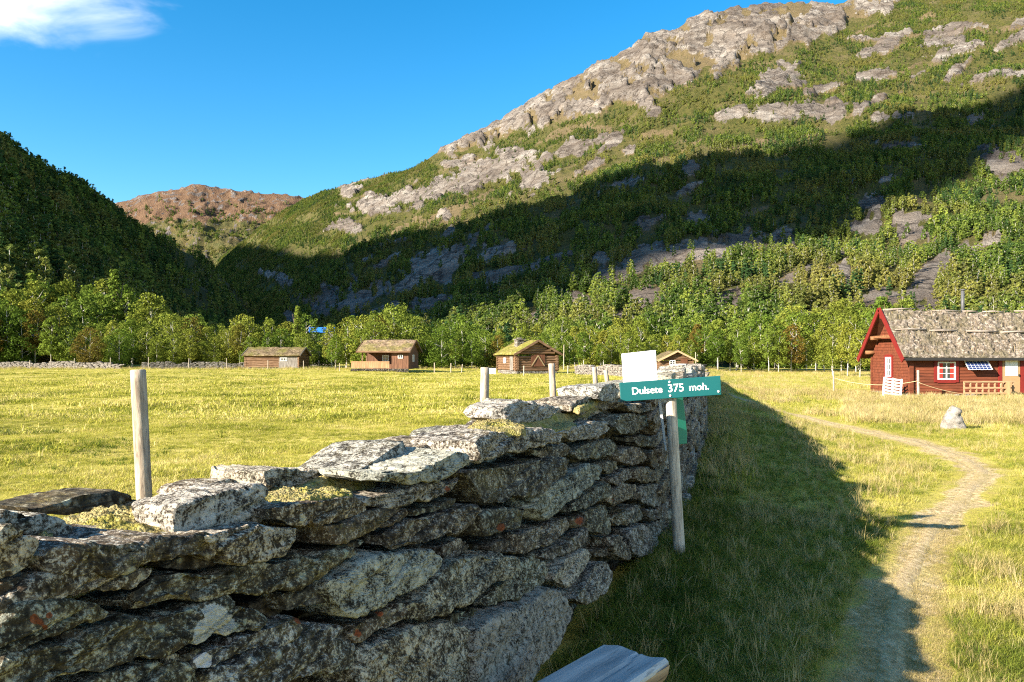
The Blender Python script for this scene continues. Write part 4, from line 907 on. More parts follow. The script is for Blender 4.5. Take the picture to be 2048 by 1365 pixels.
# --- sign post
SD = 6.26
sign = empty('signpost', (1.372, SD, gz1(1.37, SD)))
tag(sign, 'leaning wooden post with teal name plate and blank white board beside the wall', 'signpost')
so = sign.location
m_signpost = wood_mat('pale_sign_post', (.17, .13, .095), (.50, .43, .34), (.70, .62, .51), scale=17, axis='z', bump=.6)
def loc_(p): return Vector(p) - so
base = Vector(at(1361, 1150, SD)); topp = Vector(at(1340, 768, SD))
round_post('post', loc_(base - (topp - base) * .12), loc_(topp), .048, .043, None, None, None, m_signpost, sign, 24, 77)
def plain_paint(name, col, rough=.45):
    k = NT(name); p = k.pos(); n = k.noise(p, 5, 5, .6); n2 = k.noise(p, 60, 4, .7)
    c = k.mix(k.ramp(n, [(.4, 0.), (.7, .35)]), col, tuple(q * .72 for q in col)); c = k.mix(k.ramp(n2, [(.64, 0.), (.72, .5)]), c, tuple(min(1, q * 1.4 + .06) for q in col))
    return k.principled(c, rough, k.bump(n2, .1, .003), .4)
m_teal = plain_paint('teal_enamel', (.003, .088, .092)); m_green = plain_paint('green_enamel', (.012, .20, .13)); m_white = plain_paint('white_board_paint', (.80, .80, .79)); m_letter = plain('white_lettering', (.86, .86, .84), .5, .04)
def plate(name, quad_px, D, thick, mat, parent, yaw=0., bevel=.004):
    P = [Vector(at(px, py, D)) for px, py in quad_px]; c = sum(P, Vector()) / len(P)
    v = [loc_(p) + Vector((0, (p.x - c.x) * yaw, 0)) for p in P]; n = len(v); vv = v + [q + Vector((0, thick, 0)) for q in v]
    f = [tuple(range(n)), tuple(range(n, 2 * n))[::-1]] + [(i, n + i, n + (i + 1) % n, (i + 1) % n) for i in range(n)]
    o = mesh_obj(name, vv, [q[::-1] for q in f], mat, parent)
    b = o.modifiers.new('b', 'BEVEL'); b.width = bevel; b.segments = 2
    return o
# plate frame: left end, slope and size in metres
pl = plate('name_plate', [(1239, 766), (1441, 752), (1443, 790), (1242, 804)], SD - .075, .022, m_teal, sign)
A = Vector(at(1239, 766, SD - .078)); B = Vector(at(1441, 752, SD - .078)); ang = math.atan2(B.z - A.z, B.x - A.x)
def lettering(txt, px, py, hgt, parent, D):
    cu = bpy.data.curves.new('lettering', 'FONT'); cu.body = txt; cu.size = hgt; cu.extrude = .0012; cu.offset = .0009; cu.resolution_u = 6
    o = bpy.data.objects.new('lettering', cu); COL.objects.link(o); dg = bpy.context.evaluated_depsgraph_get(); me = bpy.data.meshes.new_from_object(o.evaluated_get(dg))
    bpy.data.objects.remove(o); w = max(v.co.x for v in me.vertices)
    x = bpy.data.objects.new('lettering', me); COL.objects.link(x); me.materials.clear(); me.materials.append(m_letter); x.parent = parent
    x.rotation_euler = (R(90), -ang, 0); x.location = loc_(at(px, py, D)); return x, w
for txt, px, py, wpx in (('Dulsete', 1263.5, 789.6, 61), ('375', 1335.5, 784.8, 32), ('moh.', 1378, 782.0, 39.5)):
    o, w = lettering(txt, px, py, .1, pl, SD - .0768); s = wpx / FPX * SD / w; o.scale = (s, s * (1.0), 1)
sc_ = MB()
for px, py in ((1339, 764.5), (1340.5, 792), (1437, 783.5)):
    c = loc_(at(px, py, SD - .075)); sc_.tube([c + Vector((0, .002, 0)), c - Vector((0, .006, 0))], [.0105, .008], 12)
sc_.build('screw', plain('screw_steel', (.72, .72, .70), .35, .1, .5), pl, True)
plate('white_board', [(1243, 708), (1312, 700.5), (1317, 782), (1248, 790)], SD + .11, .014, m_white, sign, .06)
plate('green_board', [(1329, 798), (1367, 792), (1377, 868), (1376, 889), (1358, 889), (1334, 850)], SD + .16, .02, m_green, sign, .5)
plate('metal_strip', [(1316, 798), (1322, 798), (1334, 902), (1330, 902)], SD + .10, .02, plain_paint('zinc_strip', (.52, .53, .54), .4), sign, 0, .002)

# --- half-log bench by the wall
m_bench = wood_mat('grey_bench_wood', (.22, .22, .22), (.40, .395, .385), (.54, .53, .51), scale=5, axis='x', bump=.25)
m_bark = wood_mat('bench_edge_wood', (.12, .08, .05), (.30, .21, .13), (.46, .34, .21), scale=8, axis='x', bump=.7)
bd = Vector((-.62, -.785, 0)).normalized(); bnx = Vector((.785, -.62, 0)).normalized()
bench = empty('bench', (.498, 3.137, gz1(.5, 3.1)), math.atan2(bd.y, bd.x))
tag(bench, 'grey weathered half log bench standing in the grass at the wall foot', 'bench')
# local x runs along the bench from its visible end, local y across it (positive towards the path is negative bench normal)
zt = .45 - bench.location.z; L = 1.02; hw = .152; K = 40; J = 26; prof = []
for j in range(J):
    a = math.pi * j / (J - 1); prof.append((math.cos(a) * hw * 1.0, -abs(math.sin(a)) ** .8 * .115 - .02))
v = []; 
for k in range(K + 1):
    for (yy_, z_) in prof:
        w = 1 + .04 * math.sin(k * .5 + yy_ * 9); v.append((k / K * L + .04 * (1 if k == 0 else 0) * (-z_ - .02) * 4, yy_ * w, zt + z_))
f = [(k * J + j, k * J + j + 1, (k + 1) * J + j + 1, (k + 1) * J + j) for k in range(K) for j in range(J - 1)] + [tuple(range(J)), tuple(K * J + j for j in range(J))[::-1]]
va = np.array(v); va += (fbm(va * np.array([5, 22, 22]), 3) * .006)[:, None] * np.array([.3, 1, 1])
mesh_obj('log_side', va, f, m_bark, bench, True)
tv = []; TK, TJ = 60, 22
for k in range(TK + 1):
    for j in range(TJ + 1):
        y_ = (j / TJ * 2 - 1) * hw * .985; x_ = k / TK * L; zz_ = .0
        if j in (0, TJ): zz_ = -.012
        crack = math.exp(-((y_ - .025 - .02 * math.sin(x_ * 5)) / .006) ** 2) * (.007 if x_ < .35 else .003)
        tv.append((x_ + .012 * math.sin(y_ * 30) * (k == 0), y_, zt + zz_ - crack + .0025 * math.sin(y_ * 60 + x_ * 2)))
nb = len(tv); tv += [(x, y, zt - .026) for x, y, z in tv]
tf_ = [(k * (TJ + 1) + j, (k + 1) * (TJ + 1) + j, (k + 1) * (TJ + 1) + j + 1, k * (TJ + 1) + j + 1) for k in range(TK) for j in range(TJ)]
edge_ = [j for j in range(TJ + 1)] + [k * (TJ + 1) + TJ for k in range(1, TK + 1)] + [TK * (TJ + 1) + j for j in range(TJ - 1, -1, -1)] + [k * (TJ + 1) for k in range(TK - 1, 0, -1)]
tf_ += [(edge_[i], edge_[(i + 1) % len(edge_)], nb + edge_[(i + 1) % len(edge_)], nb + edge_[i]) for i in range(len(edge_))]
mesh_obj('seat', tv, tf_, m_bench, bench)
for xx in (.2, .8):
    lm = MB(); lm.tube([(xx, 0, -.05), (xx, 0, zt - .11)], [.10, .095], 14); lm.build('leg', m_bark, bench, True)

# --- standing stone by the path
px, D = 1910, 20.5
ms = MB(); V = []
sx, sy = (px - CX) / FPX * D, D; sg = gz1(sx, sy)
ts = np.linspace(0, 1, 26); an = np.linspace(0, 2 * np.pi, 44, endpoint=False)
for t in ts:
    w = np.interp(t, [0, .15, .5, .8, .93, 1], [.34, .32, .24, .165, .10, .0]); h = -.08 + .74 * t
    for a in an: V.append((sx - .09 * t + np.sign(math.cos(a)) * abs(math.cos(a)) ** .7 * w, sy + np.sign(math.sin(a)) * abs(math.sin(a)) ** .7 * w * .6, sg + h))
V = np.array(V); nrm = V - np.array([sx, sy, 0]); nrm[:, 2] = 0; nrm /= np.linalg.norm(nrm, axis=1)[:, None] + 1e-6
V += nrm * (.07 * fbm(V * 3.2, 3) + .03 * np.sign(perlin(V * 6)) * np.abs(perlin(V * 6)) ** .5 + .014 * fbm(V * 22, 3))[:, None]
Fq = rows_grid(26, 44).tolist() + [[k * 44 + 43, k * 44, (k + 1) * 44, (k + 1) * 44 + 43] for k in range(25)]
def pale_stone_mat():
    k = NT('pale_granite'); p = k.pos(); n = k.noise(p, 7, 5, .7); n2 = k.noise(p, 34, 4, .75)
    c = k.ramp(n, [(.32, (.12, .105, .09)), (.6, (.30, .27, .235))]); c = k.mix(k.ramp(n2, [(.36, .85), (.48, 0.)]), c, (.10, .085, .07))
    return k.principled(c, .9, k.bump(n2, .6, .02), .15)
m_pale = pale_stone_mat()
tag(mesh_obj('standing_stone', V, [q[::-1] for q in Fq], m_pale, None, True), 'pale speckled upright boulder in the grass beside the path', 'boulder')

# --- the low stone walls across the far side of the field
def far_wall_mat():
    k = NT('far_wall_stone'); p = k.pos(); n = k.noise(k.mapped(p, (1, 1, 2.5)), 3, 5, .7); n2 = k.noise(p, 12, 3)
    c = k.ramp(n, [(.3, (.05, .043, .036)), (.5, (.17, .15, .13)), (.7, (.36, .325, .28))]); return k.principled(k.mix(k.ramp(n2, [(.35, .6), (.5, 0.)]), c, (.04, .035, .03)), .95, k.bump(n, .8, .05), .1)
m_fwall = far_wall_mat()
def low_wall(pts, hgt, label, seed, tone=1.):
    rr = np.random.default_rng(seed); V = []; F = []; n = 0
    for (x0, y0), (x1, y1) in zip(pts[:-1], pts[1:]):
        a = np.array([x0, y0]); b = np.array([x1, y1]); Ln = np.linalg.norm(b - a); d = (b - a) / Ln; nn_ = np.array([d[1], -d[0]])
        if nn_[1] > 0: nn_ = -nn_
        nc = max(3, int(hgt / .16))
        for c in range(nc + 1):
            s = -.2
            while s < Ln:
                L_ = rr.uniform(.35, 1.1); H = rr.uniform(.13, .2); zc = .06 + c * .155
                vary = hgt * (1 + .16 * math.sin(s * .35 + seed) + .1 * math.sin(s * 1.1))
                if zc < vary:
                    q = a + d * (s + L_ / 2); g = gz1(*q); uv = rough_slab(None, L_, H, .4, rr.uniform(-.15, .15), 0, rr)
                    V_, F_ = stone_mesh(uv, lambda w, dep: np.c_[q[0] + d[0] * w[:, 0] - nn_[0] * dep, q[1] + d[1] * w[:, 0] - nn_[1] * dep, g + zc + w[:, 1]], .5 + rr.uniform(-.05, .1), 12, rr.uniform(0, 50), .02, .07, 2)
                    V.append(V_); F += [tuple(i + n for i in t) for t in tri_clean(F_)]; n += len(V_)
                s += L_ * .97
    tag(mesh_obj('stone_wall', np.concatenate(V), F, m_fwall, None, True), label, 'stone wall')
X = lambda px, D: (px - CX) / FPX * D
low_wall([(X(-70, 110), 110), (X(100, 110), 110), (X(236, 109), 109)], 1.05, 'low grey stone wall along the far left edge of the field', 2)
low_wall([(X(286, 106), 106), (X(400, 109), 109), (X(489, 111), 111)], 1.1, 'low dry stone wall ending at the low grey barn', 3)
low_wall([(X(1150, 72), 72), (X(1215, 66), 66), (X(1262, 60), 60)], .95, 'sunlit pale stone wall crossing behind the fence posts', 4)
low_wall([(X(1296, 57), 57), (X(1402, 55), 55)], .85, 'pale heaped stone wall in front of the smallest cabin', 5)

# ================================================================ CABINS
m_log = wood_mat('weathered_logs', (.045, .025, .014), (.145, .08, .042), (.30, .195, .12), scale=2.2, axis='x', bump=.5, bd=.02)
m_logd = wood_mat('dark_stained_boards', (.055, .022, .012), (.115, .045, .022), (.16, .07, .035), scale=2.4, axis='z', bump=.3, bd=.01)
m_logg = wood_mat('silver_grey_boards', (.045, .038, .032), (.17, .15, .13), (.33, .30, .27), scale=2.4, axis='z', bump=.4, bd=.01)
m_red = plain('red_trim_paint', (.16, .013, .010), .6, .25); m_wht = plain('white_window_paint', (.74, .73, .70), .5, .08); m_cream = plain('cream_door_paint', (.28, .18, .09), .55, .12)
m_orange = wood_mat('fresh_pine_boards', (.19, .105, .05), (.32, .185, .095), (.43, .27, .145), scale=2.5, axis='z', bump=.2)
def glass_mat():
    k = NT('dark_window_glass'); return k.principled((.03, .035, .04), .06, None, .6)
m_glass = glass_mat()
m_cob = plain('piled_stone', (.42, .39, .35), .9, .5, .1)
def turf_mat(name, a, b, c, moss_c=None, sc=1.):
    k = NT(name); p = k.pos(); n1 = k.noise(p, 1.6 * sc, 5, .65); n2 = k.noise(k.mapped(p, (1, 1.8, 1.8)), 5 * sc, 6, .75, .6); n3 = k.noise(p, 22 * sc, 3)
    col = k.ramp(n2, [(.30, a), (.5, b), (.66, c)])
    if moss_c: col = k.mix(k.ramp(n1, [(.46, 0.), (.6, .8)]), col, moss_c)
    col = k.mix(k.ramp(n3, [(.34, .7), (.48, 0.)]), col, tuple(q * .35 for q in a))
    return k.principled(col, 1, k.bump(k.mix(.5, n2, n3), 1., .06), .05)
m_turf_dry = turf_mat('dry_turf', (.045, .033, .024), (.155, .125, .098), (.42, .37, .315), (.11, .095, .06)); m_turf_green = turf_mat('mossy_turf', (.06, .055, .015), (.17, .15, .04), (.32, .26, .10), (.15, .155, .025), .32); m_turf_brown = turf_mat('brown_turf', (.045, .033, .02), (.13, .095, .055), (.32, .245, .16), (.12, .11, .03), .32)
def turf(e0, e1, r1, r0, th, mat, parent, seed, amp=.05, nu=60, nv=26, sag=0., lip=.06):
    e0, e1, r0, r1 = map(np.array, (e0, e1, r0, r1)); U, Vv = np.meshgrid(np.linspace(0, 1, nu), np.linspace(0, 1, nv), indexing='ij'); U = U.ravel()[:, None]; Vv = Vv.ravel()[:, None]
    P = (e0 * (1 - U) + e1 * U) * (1 - Vv) + (r0 * (1 - U) + r1 * U) * Vv; N = np.cross(e1 - e0, r0 - e0); N = N / np.linalg.norm(N)
    if N[2] < 0: N = -N
    ed = np.minimum(np.minimum(U, 1 - U) * 12, Vv * 9).clip(0, 1)
    d = th * (.55 + .45 * ed[:, 0] ** .5) + amp * (fbm(P * 1.3 + seed, 3) + .8 * fbm(P * 5 + seed, 3) + .35 * fbm(P * 14, 2)) * (.4 + .6 * ed[:, 0])
    P = P - np.array([0, 0, 1.]) * sag * np.sin(np.pi * U) * (.4 + .6 * Vv)
    top = P + N * np.maximum(d, .02)[:, None]; F = rows_grid(nu, nv).tolist(); m = len(P); V = np.vstack([top, P]); ed_i = [k * nv for k in range(nu)] + [(nu - 1) * nv + j for j in range(1, nv)] + [k * nv + nv - 1 for k in range(nu - 2, -1, -1)] + [j for j in range(nv - 2, 0, -1)]
    F += [[ed_i[i], ed_i[(i + 1) % len(ed_i)], m + ed_i[(i + 1) % len(ed_i)], m + ed_i[i]] for i in range(len(ed_i))] + [[m + a for a in q[::-1]] for q in rows_grid(nu, nv).tolist()]
    return mesh_obj('roof', V, F, mat, parent, True)
def log_stack(m, p0, p1, z0, z1, step, over=.18, r=None, n=8, off=0.):
    p0, p1 = Vector(p0), Vector(p1); d = (p1 - p0).normalized(); z = z0 + step / 2 + off
    while z < z1 - step * .3:
        m.tube([p0 - d * over + Vector((0, 0, z)), p1 + d * over + Vector((0, 0, z))], (r or step * .56), n); z += step
def gable_logs(m, a, b, z0, zr, step, over=.05):
    a, b = Vector(a), Vector(b); z = z0 + step / 2; mid = (a + b) / 2
    while z < zr - .08:
        k = 1 - (z - z0) / (zr - z0); m.tube([mid + (a - mid) * k + Vector((0, 0, z)), mid + (b - mid) * k + Vector((0, 0, z))], step * .56, 8); z += step
def boards(m, p0, p1, z0, z1, w=.16, t=.03, gap=.004, zf=None, r=None):
    p0, p1 = Vector(p0), Vector(p1); L_ = (p1 - p0).length; d = (p1 - p0) / L_; n = max(1, round(L_ / w)); w = L_ / n
    for k in range(n):
        q = p0 + d * (w * (k + .5)); tt = t * (1 if k % 2 else .6); top = z1 if zf is None else zf((k + .5) / n)
        m.beam(q + Vector((0, 0, z0)), q + Vector((0, 0, top)), w - gap, tt, up=d.cross(Vector((0, 0, 1))))
def window_part(parent, c, w, h, nx, ny, axis, out, frame_mat, trim_mat=None, trim=.1, fw=.055, cross=True, curtain=None):
    """window in the wall; c middle of the opening, axis along the wall, out = outward normal"""
    c, a, o = Vector(c), Vector(axis), Vector(out); Z = Vector((0, 0, 1)); m = MB()
    def bar(u0, u1, z0, z1, d0, d1):
        um, zm = (u0 + u1) / 2, (z0 + z1) / 2; p = c + a * um + Z * zm
        m.beam(p + o * d0, p + o * d1, abs(u1 - u0), abs(z1 - z0), up=Z)
    for s in (-1, 1): bar(s * w / 2 - fw / 2, s * w / 2 + fw / 2, -h / 2 - fw / 2, h / 2 + fw / 2, -.02, .05)
    for s in (-1, 1): bar(-w / 2 + fw / 2, w / 2 - fw / 2, s * h / 2 - fw / 2, s * h / 2 + fw / 2, -.02, .048)
    for i in range(1, nx): bar(-w / 2 + w * i / nx - fw * .33, -w / 2 + w * i / nx + fw * .33, -h / 2, h / 2, -.01, .044)
    for i in range(1, ny): bar(-w / 2, w / 2, -h / 2 + h * i / ny - fw * .22, -h / 2 + h * i / ny + fw * .22, -.01, .040)
    f = m.build('window', frame_mat, parent)
    g = MB(); p = c - o * .0; g.beam(p - o * .02, p + o * .008, w, h, up=Z); g.build('pane', m_glass, f)
    if curtain:
        q = MB()
        for s in (-1, 1): q.beam(c + a * (s * w * .34) + o * .009, c + a * (s * w * .34) + o * .014, w * .24, h * .9, up=Z)
        q.build('curtain', curtain, f)
    if trim_mat:
        t = MB()
        m = t
        for s in (-1, 1): bar(s * (w / 2 + fw / 2 + trim / 2) - trim / 2, s * (w / 2 + fw / 2 + trim / 2) + trim / 2, -h / 2 - trim, h / 2 + trim, -.02, .034)
        bar(-w / 2 - fw / 2, w / 2 + fw / 2, -h / 2 - fw / 2 - trim, -h / 2 - fw / 2, -.02, .032); bar(-w / 2 - fw / 2, w / 2 + fw / 2, h / 2 + fw / 2, h / 2 + fw / 2 + trim, -.02, .032)
        t.build('window_trim', trim_mat, f)
    return f
def stone_pile(parent, name, boxes, seed, mat=None, step=.16):
    rr = np.random.default_rng(seed); V = []; F = []; n = 0
    for x0, x1, y0, y1, z0, z1 in boxes:
        z = z0
        while z < z1 - .02:
            for (a, b) in (((x0, y0), (x1, y0)), ((x1, y0), (x1, y1)), ((x1, y1), (x0, y1)), ((x0, y1), (x0, y0))):
                a, b = np.array(a), np.array(b); Ln = np.linalg.norm(b - a); d = (b - a) / Ln; o = np.array([d[1], -d[0]]); s = 0
                while s < Ln - .03:
                    L_ = min(rr.uniform(.15, .5), Ln - s + .04); uv = rough_slab(None, L_, step * 1.02, .2, 0, 0, rr); q = a + d * (s + L_ / 2)
                    V_, F_ = stone_mesh(uv, lambda w, dep: np.c_[q[0] + d[0] * w[:, 0] - o[0] * dep, q[1] + d[1] * w[:, 0] - o[1] * dep, z + step / 2 + w[:, 1]], .2, 12, rr.uniform(0, 50), .01, .07, 2)
                    V.append(V_); F += [tuple(i + n for i in t) for t in tri_clean(F_)]; n += len(V_); s += L_
            z += step
    return mesh_obj(name, np.concatenate(V), F, mat or m_fwall, parent, True)
def rake(m, p_e, p_r, w, t): m.beam(p_e, p_r, t, w, up=Vector((0, 0, 1)))

# --- A: low grey barn at the left
D = 110; x0, x1 = X(490, D), X(598, D); Lb = x1 - x0
A_ = empty('barn', ((x0 + x1) / 2, D, gz1((x0 + x1) / 2, D)), R(-3)); tag(A_, 'low log barn with sagging turf roof and silver boarded right end', 'barn')
h = Lb / 2; dp = 4.2; ez, rz = 1.95, 3.0
m = MB(); log_stack(m, (-h, 0, 0), (.9, 0, 0), .2, ez, .24, .15); log_stack(m, (-h, dp, 0), (h, dp, 0), .2, ez, .24, .15)
for xx in (-h, h): log_stack(m, (xx, 0, 0), (xx, dp, 0), .2, ez, .24, .15, off=.05); gable_logs(m, (xx, 0, 0), (xx, dp, 0), ez, rz, .24)
m.build('wall', m_log, A_)
m = MB(); boards(m, (.95, -.08, 0), (h, -.08, 0), .1, ez, .19); boards(m, (-h - .12, -.02, 0), (-h - .12, .8, 0), .1, ez, .2); m.build('board_wall', m_logg, A_)
window_part(A_, (1.75, -.11, 1.35), .95, .42, 4, 1, (1, 0, 0), (0, -1, 0), m_wht)
tf1 = turf((-h - .35, -.45, ez - .1), (h + .4, -.45, ez - .1), (h + .4, dp / 2, rz), (-h - .35, dp / 2, rz), .16, m_turf_brown, A_, 3, .07, 70, 20, .08)
turf((h + .4, dp + .45, ez - .1), (-h - .35, dp + .45, ez - .1), (-h - .35, dp / 2, rz), (h + .4, dp / 2, rz), .16, m_turf_brown, A_, 4, .07, 30, 10)
m = MB()
for xx in (-h - .36, h + .41): rake(m, (xx, -.5, ez - .06), (xx, dp / 2, rz + .06), .2, .05); rake(m, (xx, dp + .5, ez - .06), (xx, dp / 2, rz + .06), .2, .05)
m.build('bargeboard', m_logg, A_)
stone_pile(A_, 'footing', [(-h, h, -.02, dp, -.15, .2)], 3)

# --- B: brown cabin with a porch
D = 84.5; xl, xr = X(722, D), X(818, D); Lb = xr - xl; h = Lb / 2; dp = 4.4
B_ = empty('cabin', ((xl + xr) / 2, D, gz1((xl + xr) / 2, D)), R(-7)); tag(B_, 'brown cabin with turf roof and orange railed porch', 'cabin')
ez, rz = 2.15, 3.35; wx = .75                                # porch takes the left part, room the right
m = MB(); boards(m, (wx, 0, 0), (h, 0, 0), .3, ez, .16); boards(m, (wx, 0, 0), (wx, 1.5, 0), .3, ez, .16); boards(m, (-h, 1.5, 0), (wx, 1.5, 0), .3, ez, .16); boards(m, (-h, 1.5, 0), (-h, dp, 0), .3, ez, .16); boards(m, (-h, dp, 0), (h, dp, 0), .3, ez, .16)
gz_ = lambda t: ez + (rz - ez) * (1 - abs(2 * t - 1)) - .04
boards(m, (h, 0, 0), (h, dp, 0), .3, 0, .16, zf=gz_); boards(m, (-h, 0, 0), (-h, dp, 0), ez, 0, .16, zf=gz_)
m.build('wall', wood_mat('brown_boards', (.05, .024, .014), (.13, .06, .033), (.20, .10, .055), scale=2.4, axis='z', bump=.3, bd=.01), B_)
m = MB(); m.box(-h, wx - .03, -.05, 1.47, .24, .3); m.build('porch_floor', m_orange, B_)
for xx in (-h + .06, -h + .55): MB().beam((xx, .06, .3), (xx, .06, ez), .13, .13).build('porch_post', m_log, B_)
m = MB(); boards(m, (-h - 1.2, -.02, 0), (wx - .25, -.02, 0), .36, 1.02, .12, .03, .02); m.beam((-h - 1.2, -.02, 1.06), (wx - .25, -.02, 1.06), .07, .07); m.build('railing', m_orange, B_)
window_part(B_, (-.35, 1.46, 1.45), .7, .6, 2, 2, (1, 0, 0), (0, -1, 0), m_wht)
window_part(B_, (1.75, -.03, 1.62), .5, .32, 2, 1, (1, 0, 0), (0, -1, 0), m_wht)
window_part(B_, (h + .03, 2.0, 1.45), .6, .7, 2, 2, (0, 1, 0), (1, 0, 0), m_wht)
turf((-h - .45, -.55, ez - .08), (h + .35, -.55, ez - .08), (h + .35, dp / 2, rz), (-h - .45, dp / 2, rz), .2, turf_mat('red_brown_turf', (.07, .045, .03), (.20, .14, .09), (.42, .32, .23), (.15, .13, .04), .35), B_, 6, .08, 70, 20)
turf((h + .35, dp + .5, ez - .08), (-h - .45, dp + .5, ez - .08), (-h - .45, dp / 2, rz), (h + .35, dp / 2, rz), .2, m_turf_brown, B_, 7, .08, 30, 10)
m = MB()
for xx in (-h - .46, h + .36): rake(m, (xx, -.6, ez - .02), (xx, dp / 2, rz + .1), .22, .05); rake(m, (xx, dp + .55, ez - .02), (xx, dp / 2, rz + .1), .22, .05)
m.beam((-h - .45, -.58, ez), (h + .35, -.58, ez), .05, .16); m.build('bargeboard', m_log, B_)
stone_pile(B_, 'footing', [(-h - 1.2, h, -.1, 0, -.2, .28)], 8)

# --- C: log cabin with a stone chimney
D = 77; c0 = X(1034, D); C_ = empty('log_cabin', (c0, D, gz1(c0, D)), R(20)); tag(C_, 'log cabin with mossy roof, stone chimney and cross braced gable hatch', 'log cabin')
w, lg = 4.3, 5.6; ez, rz = 2.0, 3.25                         # gable along local x, length along local y
m = MB(); log_stack(m, (0, 0, 0), (w, 0, 0), .3, ez, .25, .22); gable_logs(m, (0, 0, 0), (w, 0, 0), ez, rz, .25); log_stack(m, (0, 0, 0), (0, lg, 0), .3, ez, .25, .22, off=.08); log_stack(m, (w, 0, 0), (w, lg, 0), .3, ez, .25, .22, off=.08); log_stack(m, (0, lg, 0), (w, lg, 0), .3, ez, .25, .22); gable_logs(m, (0, lg, 0), (w, lg, 0), ez, rz, .25)
m.build('wall', m_log, C_)
m = MB(); boards(m, (1.45, -.17, 0), (2.95, -.17, 0), .75, 1.95, .22, .04); dr = m.build('hatch', m_logd, C_)
m = MB(); m.beam((1.5, -.215, .8), (2.2, -.215, 1.85), .10, .03, up=(0, -1, 0)); m.beam((2.9, -.215, .8), (2.2, -.219, 1.85), .10, .03, up=(0, -1, 0)); m.build('brace', wood_mat('pale_brace', (.16, .11, .055), (.27, .20, .11), (.36, .28, .17), scale=3), dr)
m = MB(); boards(m, (-.16, .8, 0), (-.16, 1.7, 0), .35, 1.75, .18); m.build('door', m_logg, C_)
window_part(C_, (-.16, 3.2, 1.35), .6, .5, 2, 2, (0, 1, 0), (-1, 0, 0), m_wht)
ov = .45
turf((-ov, -ov, ez - .12), (-ov, lg + .3, ez - .12), (w / 2, lg + .3, rz + .03), (w / 2, -ov, rz + .03), .2, m_turf_green, C_, 9, .07, 50, 22)
turf((w + ov, lg + .3, ez - .12), (w + ov, -ov, ez - .12), (w / 2, -ov, rz + .03), (w / 2, lg + .3, rz + .03), .2, m_turf_brown, C_, 10, .07, 40, 18)
m = MB(); 
for yy_ in (-ov - .02, lg + .32):
    rake(m, (-ov - .05, yy_, ez - .1), (w / 2, yy_, rz + .12), .22, .05); rake(m, (w + ov + .05, yy_, ez - .1), (w / 2, yy_, rz + .12), .22, .05)
m.build('bargeboard', m_log, C_)
ch = stone_pile(C_, 'chimney', [(.72, 1.5, 1.9, 2.7, 2.3, 3.5)], 11); m = MB(); m.box(.60, 1.62, 1.78, 2.82, 3.5, 3.58); m.box(.9, 1.3, 2.1, 2.5, 3.58, 3.72); m.build('chimney_cap', m_fwall, ch)
stone_pile(C_, 'footing', [(-.05, w + .05, -.05, lg, -.3, .25)], 12)
# white board beside it
m = MB(); q = at(973, 746, 78); m.box(-.5, .95, -.02, .02, 0, .72); m.box(-.45, -.38, .02, .3, 0, .06); m.box(.85, .92, .02, .3, 0, .06)
o = m.build('white_panel', m_white, None, bevel=.01); o.location = (q[0], q[1], gz1(q[0], q[1])); o.rotation_euler = (R(-8), 0, R(8)); tag(o, 'white panel standing in the grass left of the chimney cabin', 'panel')

# --- D: the smallest cabin, behind the wall's end
D = 88; c0 = X(1321, D); D_ = empty('cabin', (c0, D, gz1(c0, D)), R(3)); tag(D_, 'smallest brown cabin behind the heaped stones right of the white board', 'cabin')
w, lg = 3.75, 4.2; ez, rz = 1.3, 2.25
m = MB(); log_stack(m, (0, 0, 0), (w, 0, 0), 0, ez, .2, .12); gable_logs(m, (0, 0, 0), (w, 0, 0), ez, rz, .2); log_stack(m, (0, 0, 0), (0, lg, 0), 0, ez, .2, .12, off=.06); log_stack(m, (w, 0, 0), (w, lg, 0), 0, ez, .2, .12, off=.06); log_stack(m, (0, lg, 0), (w, lg, 0), 0, ez, .2, .12); m.build('wall', m_log, D_)
m = MB(); boards(m, (2.3, -.15, 0), (3.1, -.15, 0), 0, 1.5, .16); m.build('door', m_logd, D_)
window_part(D_, (1.35, -.13, 1.05), .6, .45, 2, 2, (1, 0, 0), (0, -1, 0), m_wht)
turf((-.4, -.5, ez - .1), (-.4, lg + .3, ez - .1), (w / 2, lg + .3, rz), (w / 2, -.5, rz), .18, m_turf_brown, D_, 12, .06, 30, 16); turf((w + .4, lg + .3, ez - .1), (w + .4, -.5, ez - .1), (w / 2, -.5, rz), (w / 2, lg + .3, rz), .18, m_turf_brown, D_, 13, .06, 30, 16)
m = MB(); rake(m, (-.45, -.52, ez - .1), (w / 2, -.52, rz + .1), .2, .05); rake(m, (w + .45, -.52, ez - .1), (w / 2, -.52, rz + .1), .2, .05); m.build('bargeboard', wood_mat('tan_bargeboard', (.24, .15, .08), (.40, .27, .15), (.5, .36, .22), scale=3), D_)
m_black = plain('black_tar', (.02, .019, .018), .7, .3)
bx, by = X(1397, 84), 84; o = empty('feed_box', (bx, by, gz1(bx, by))); tag(o, 'black low box with an overhanging lid right of the smallest cabin', 'box')
m = MB(); boards(m, (-.65, -.4, 0), (.65, -.4, 0), 0, .8, .16); boards(m, (-.65, .4, 0), (.65, .4, 0), 0, .8, .16); boards(m, (-.65, -.4, 0), (-.65, .4, 0), 0, .8, .16); boards(m, (.65, -.4, 0), (.65, .4, 0), 0, .8, .16); m.build('body', m_black, o)
MB().box(-.8, .8, -.5, .5, .8, .88).build('lid', m_black, o)
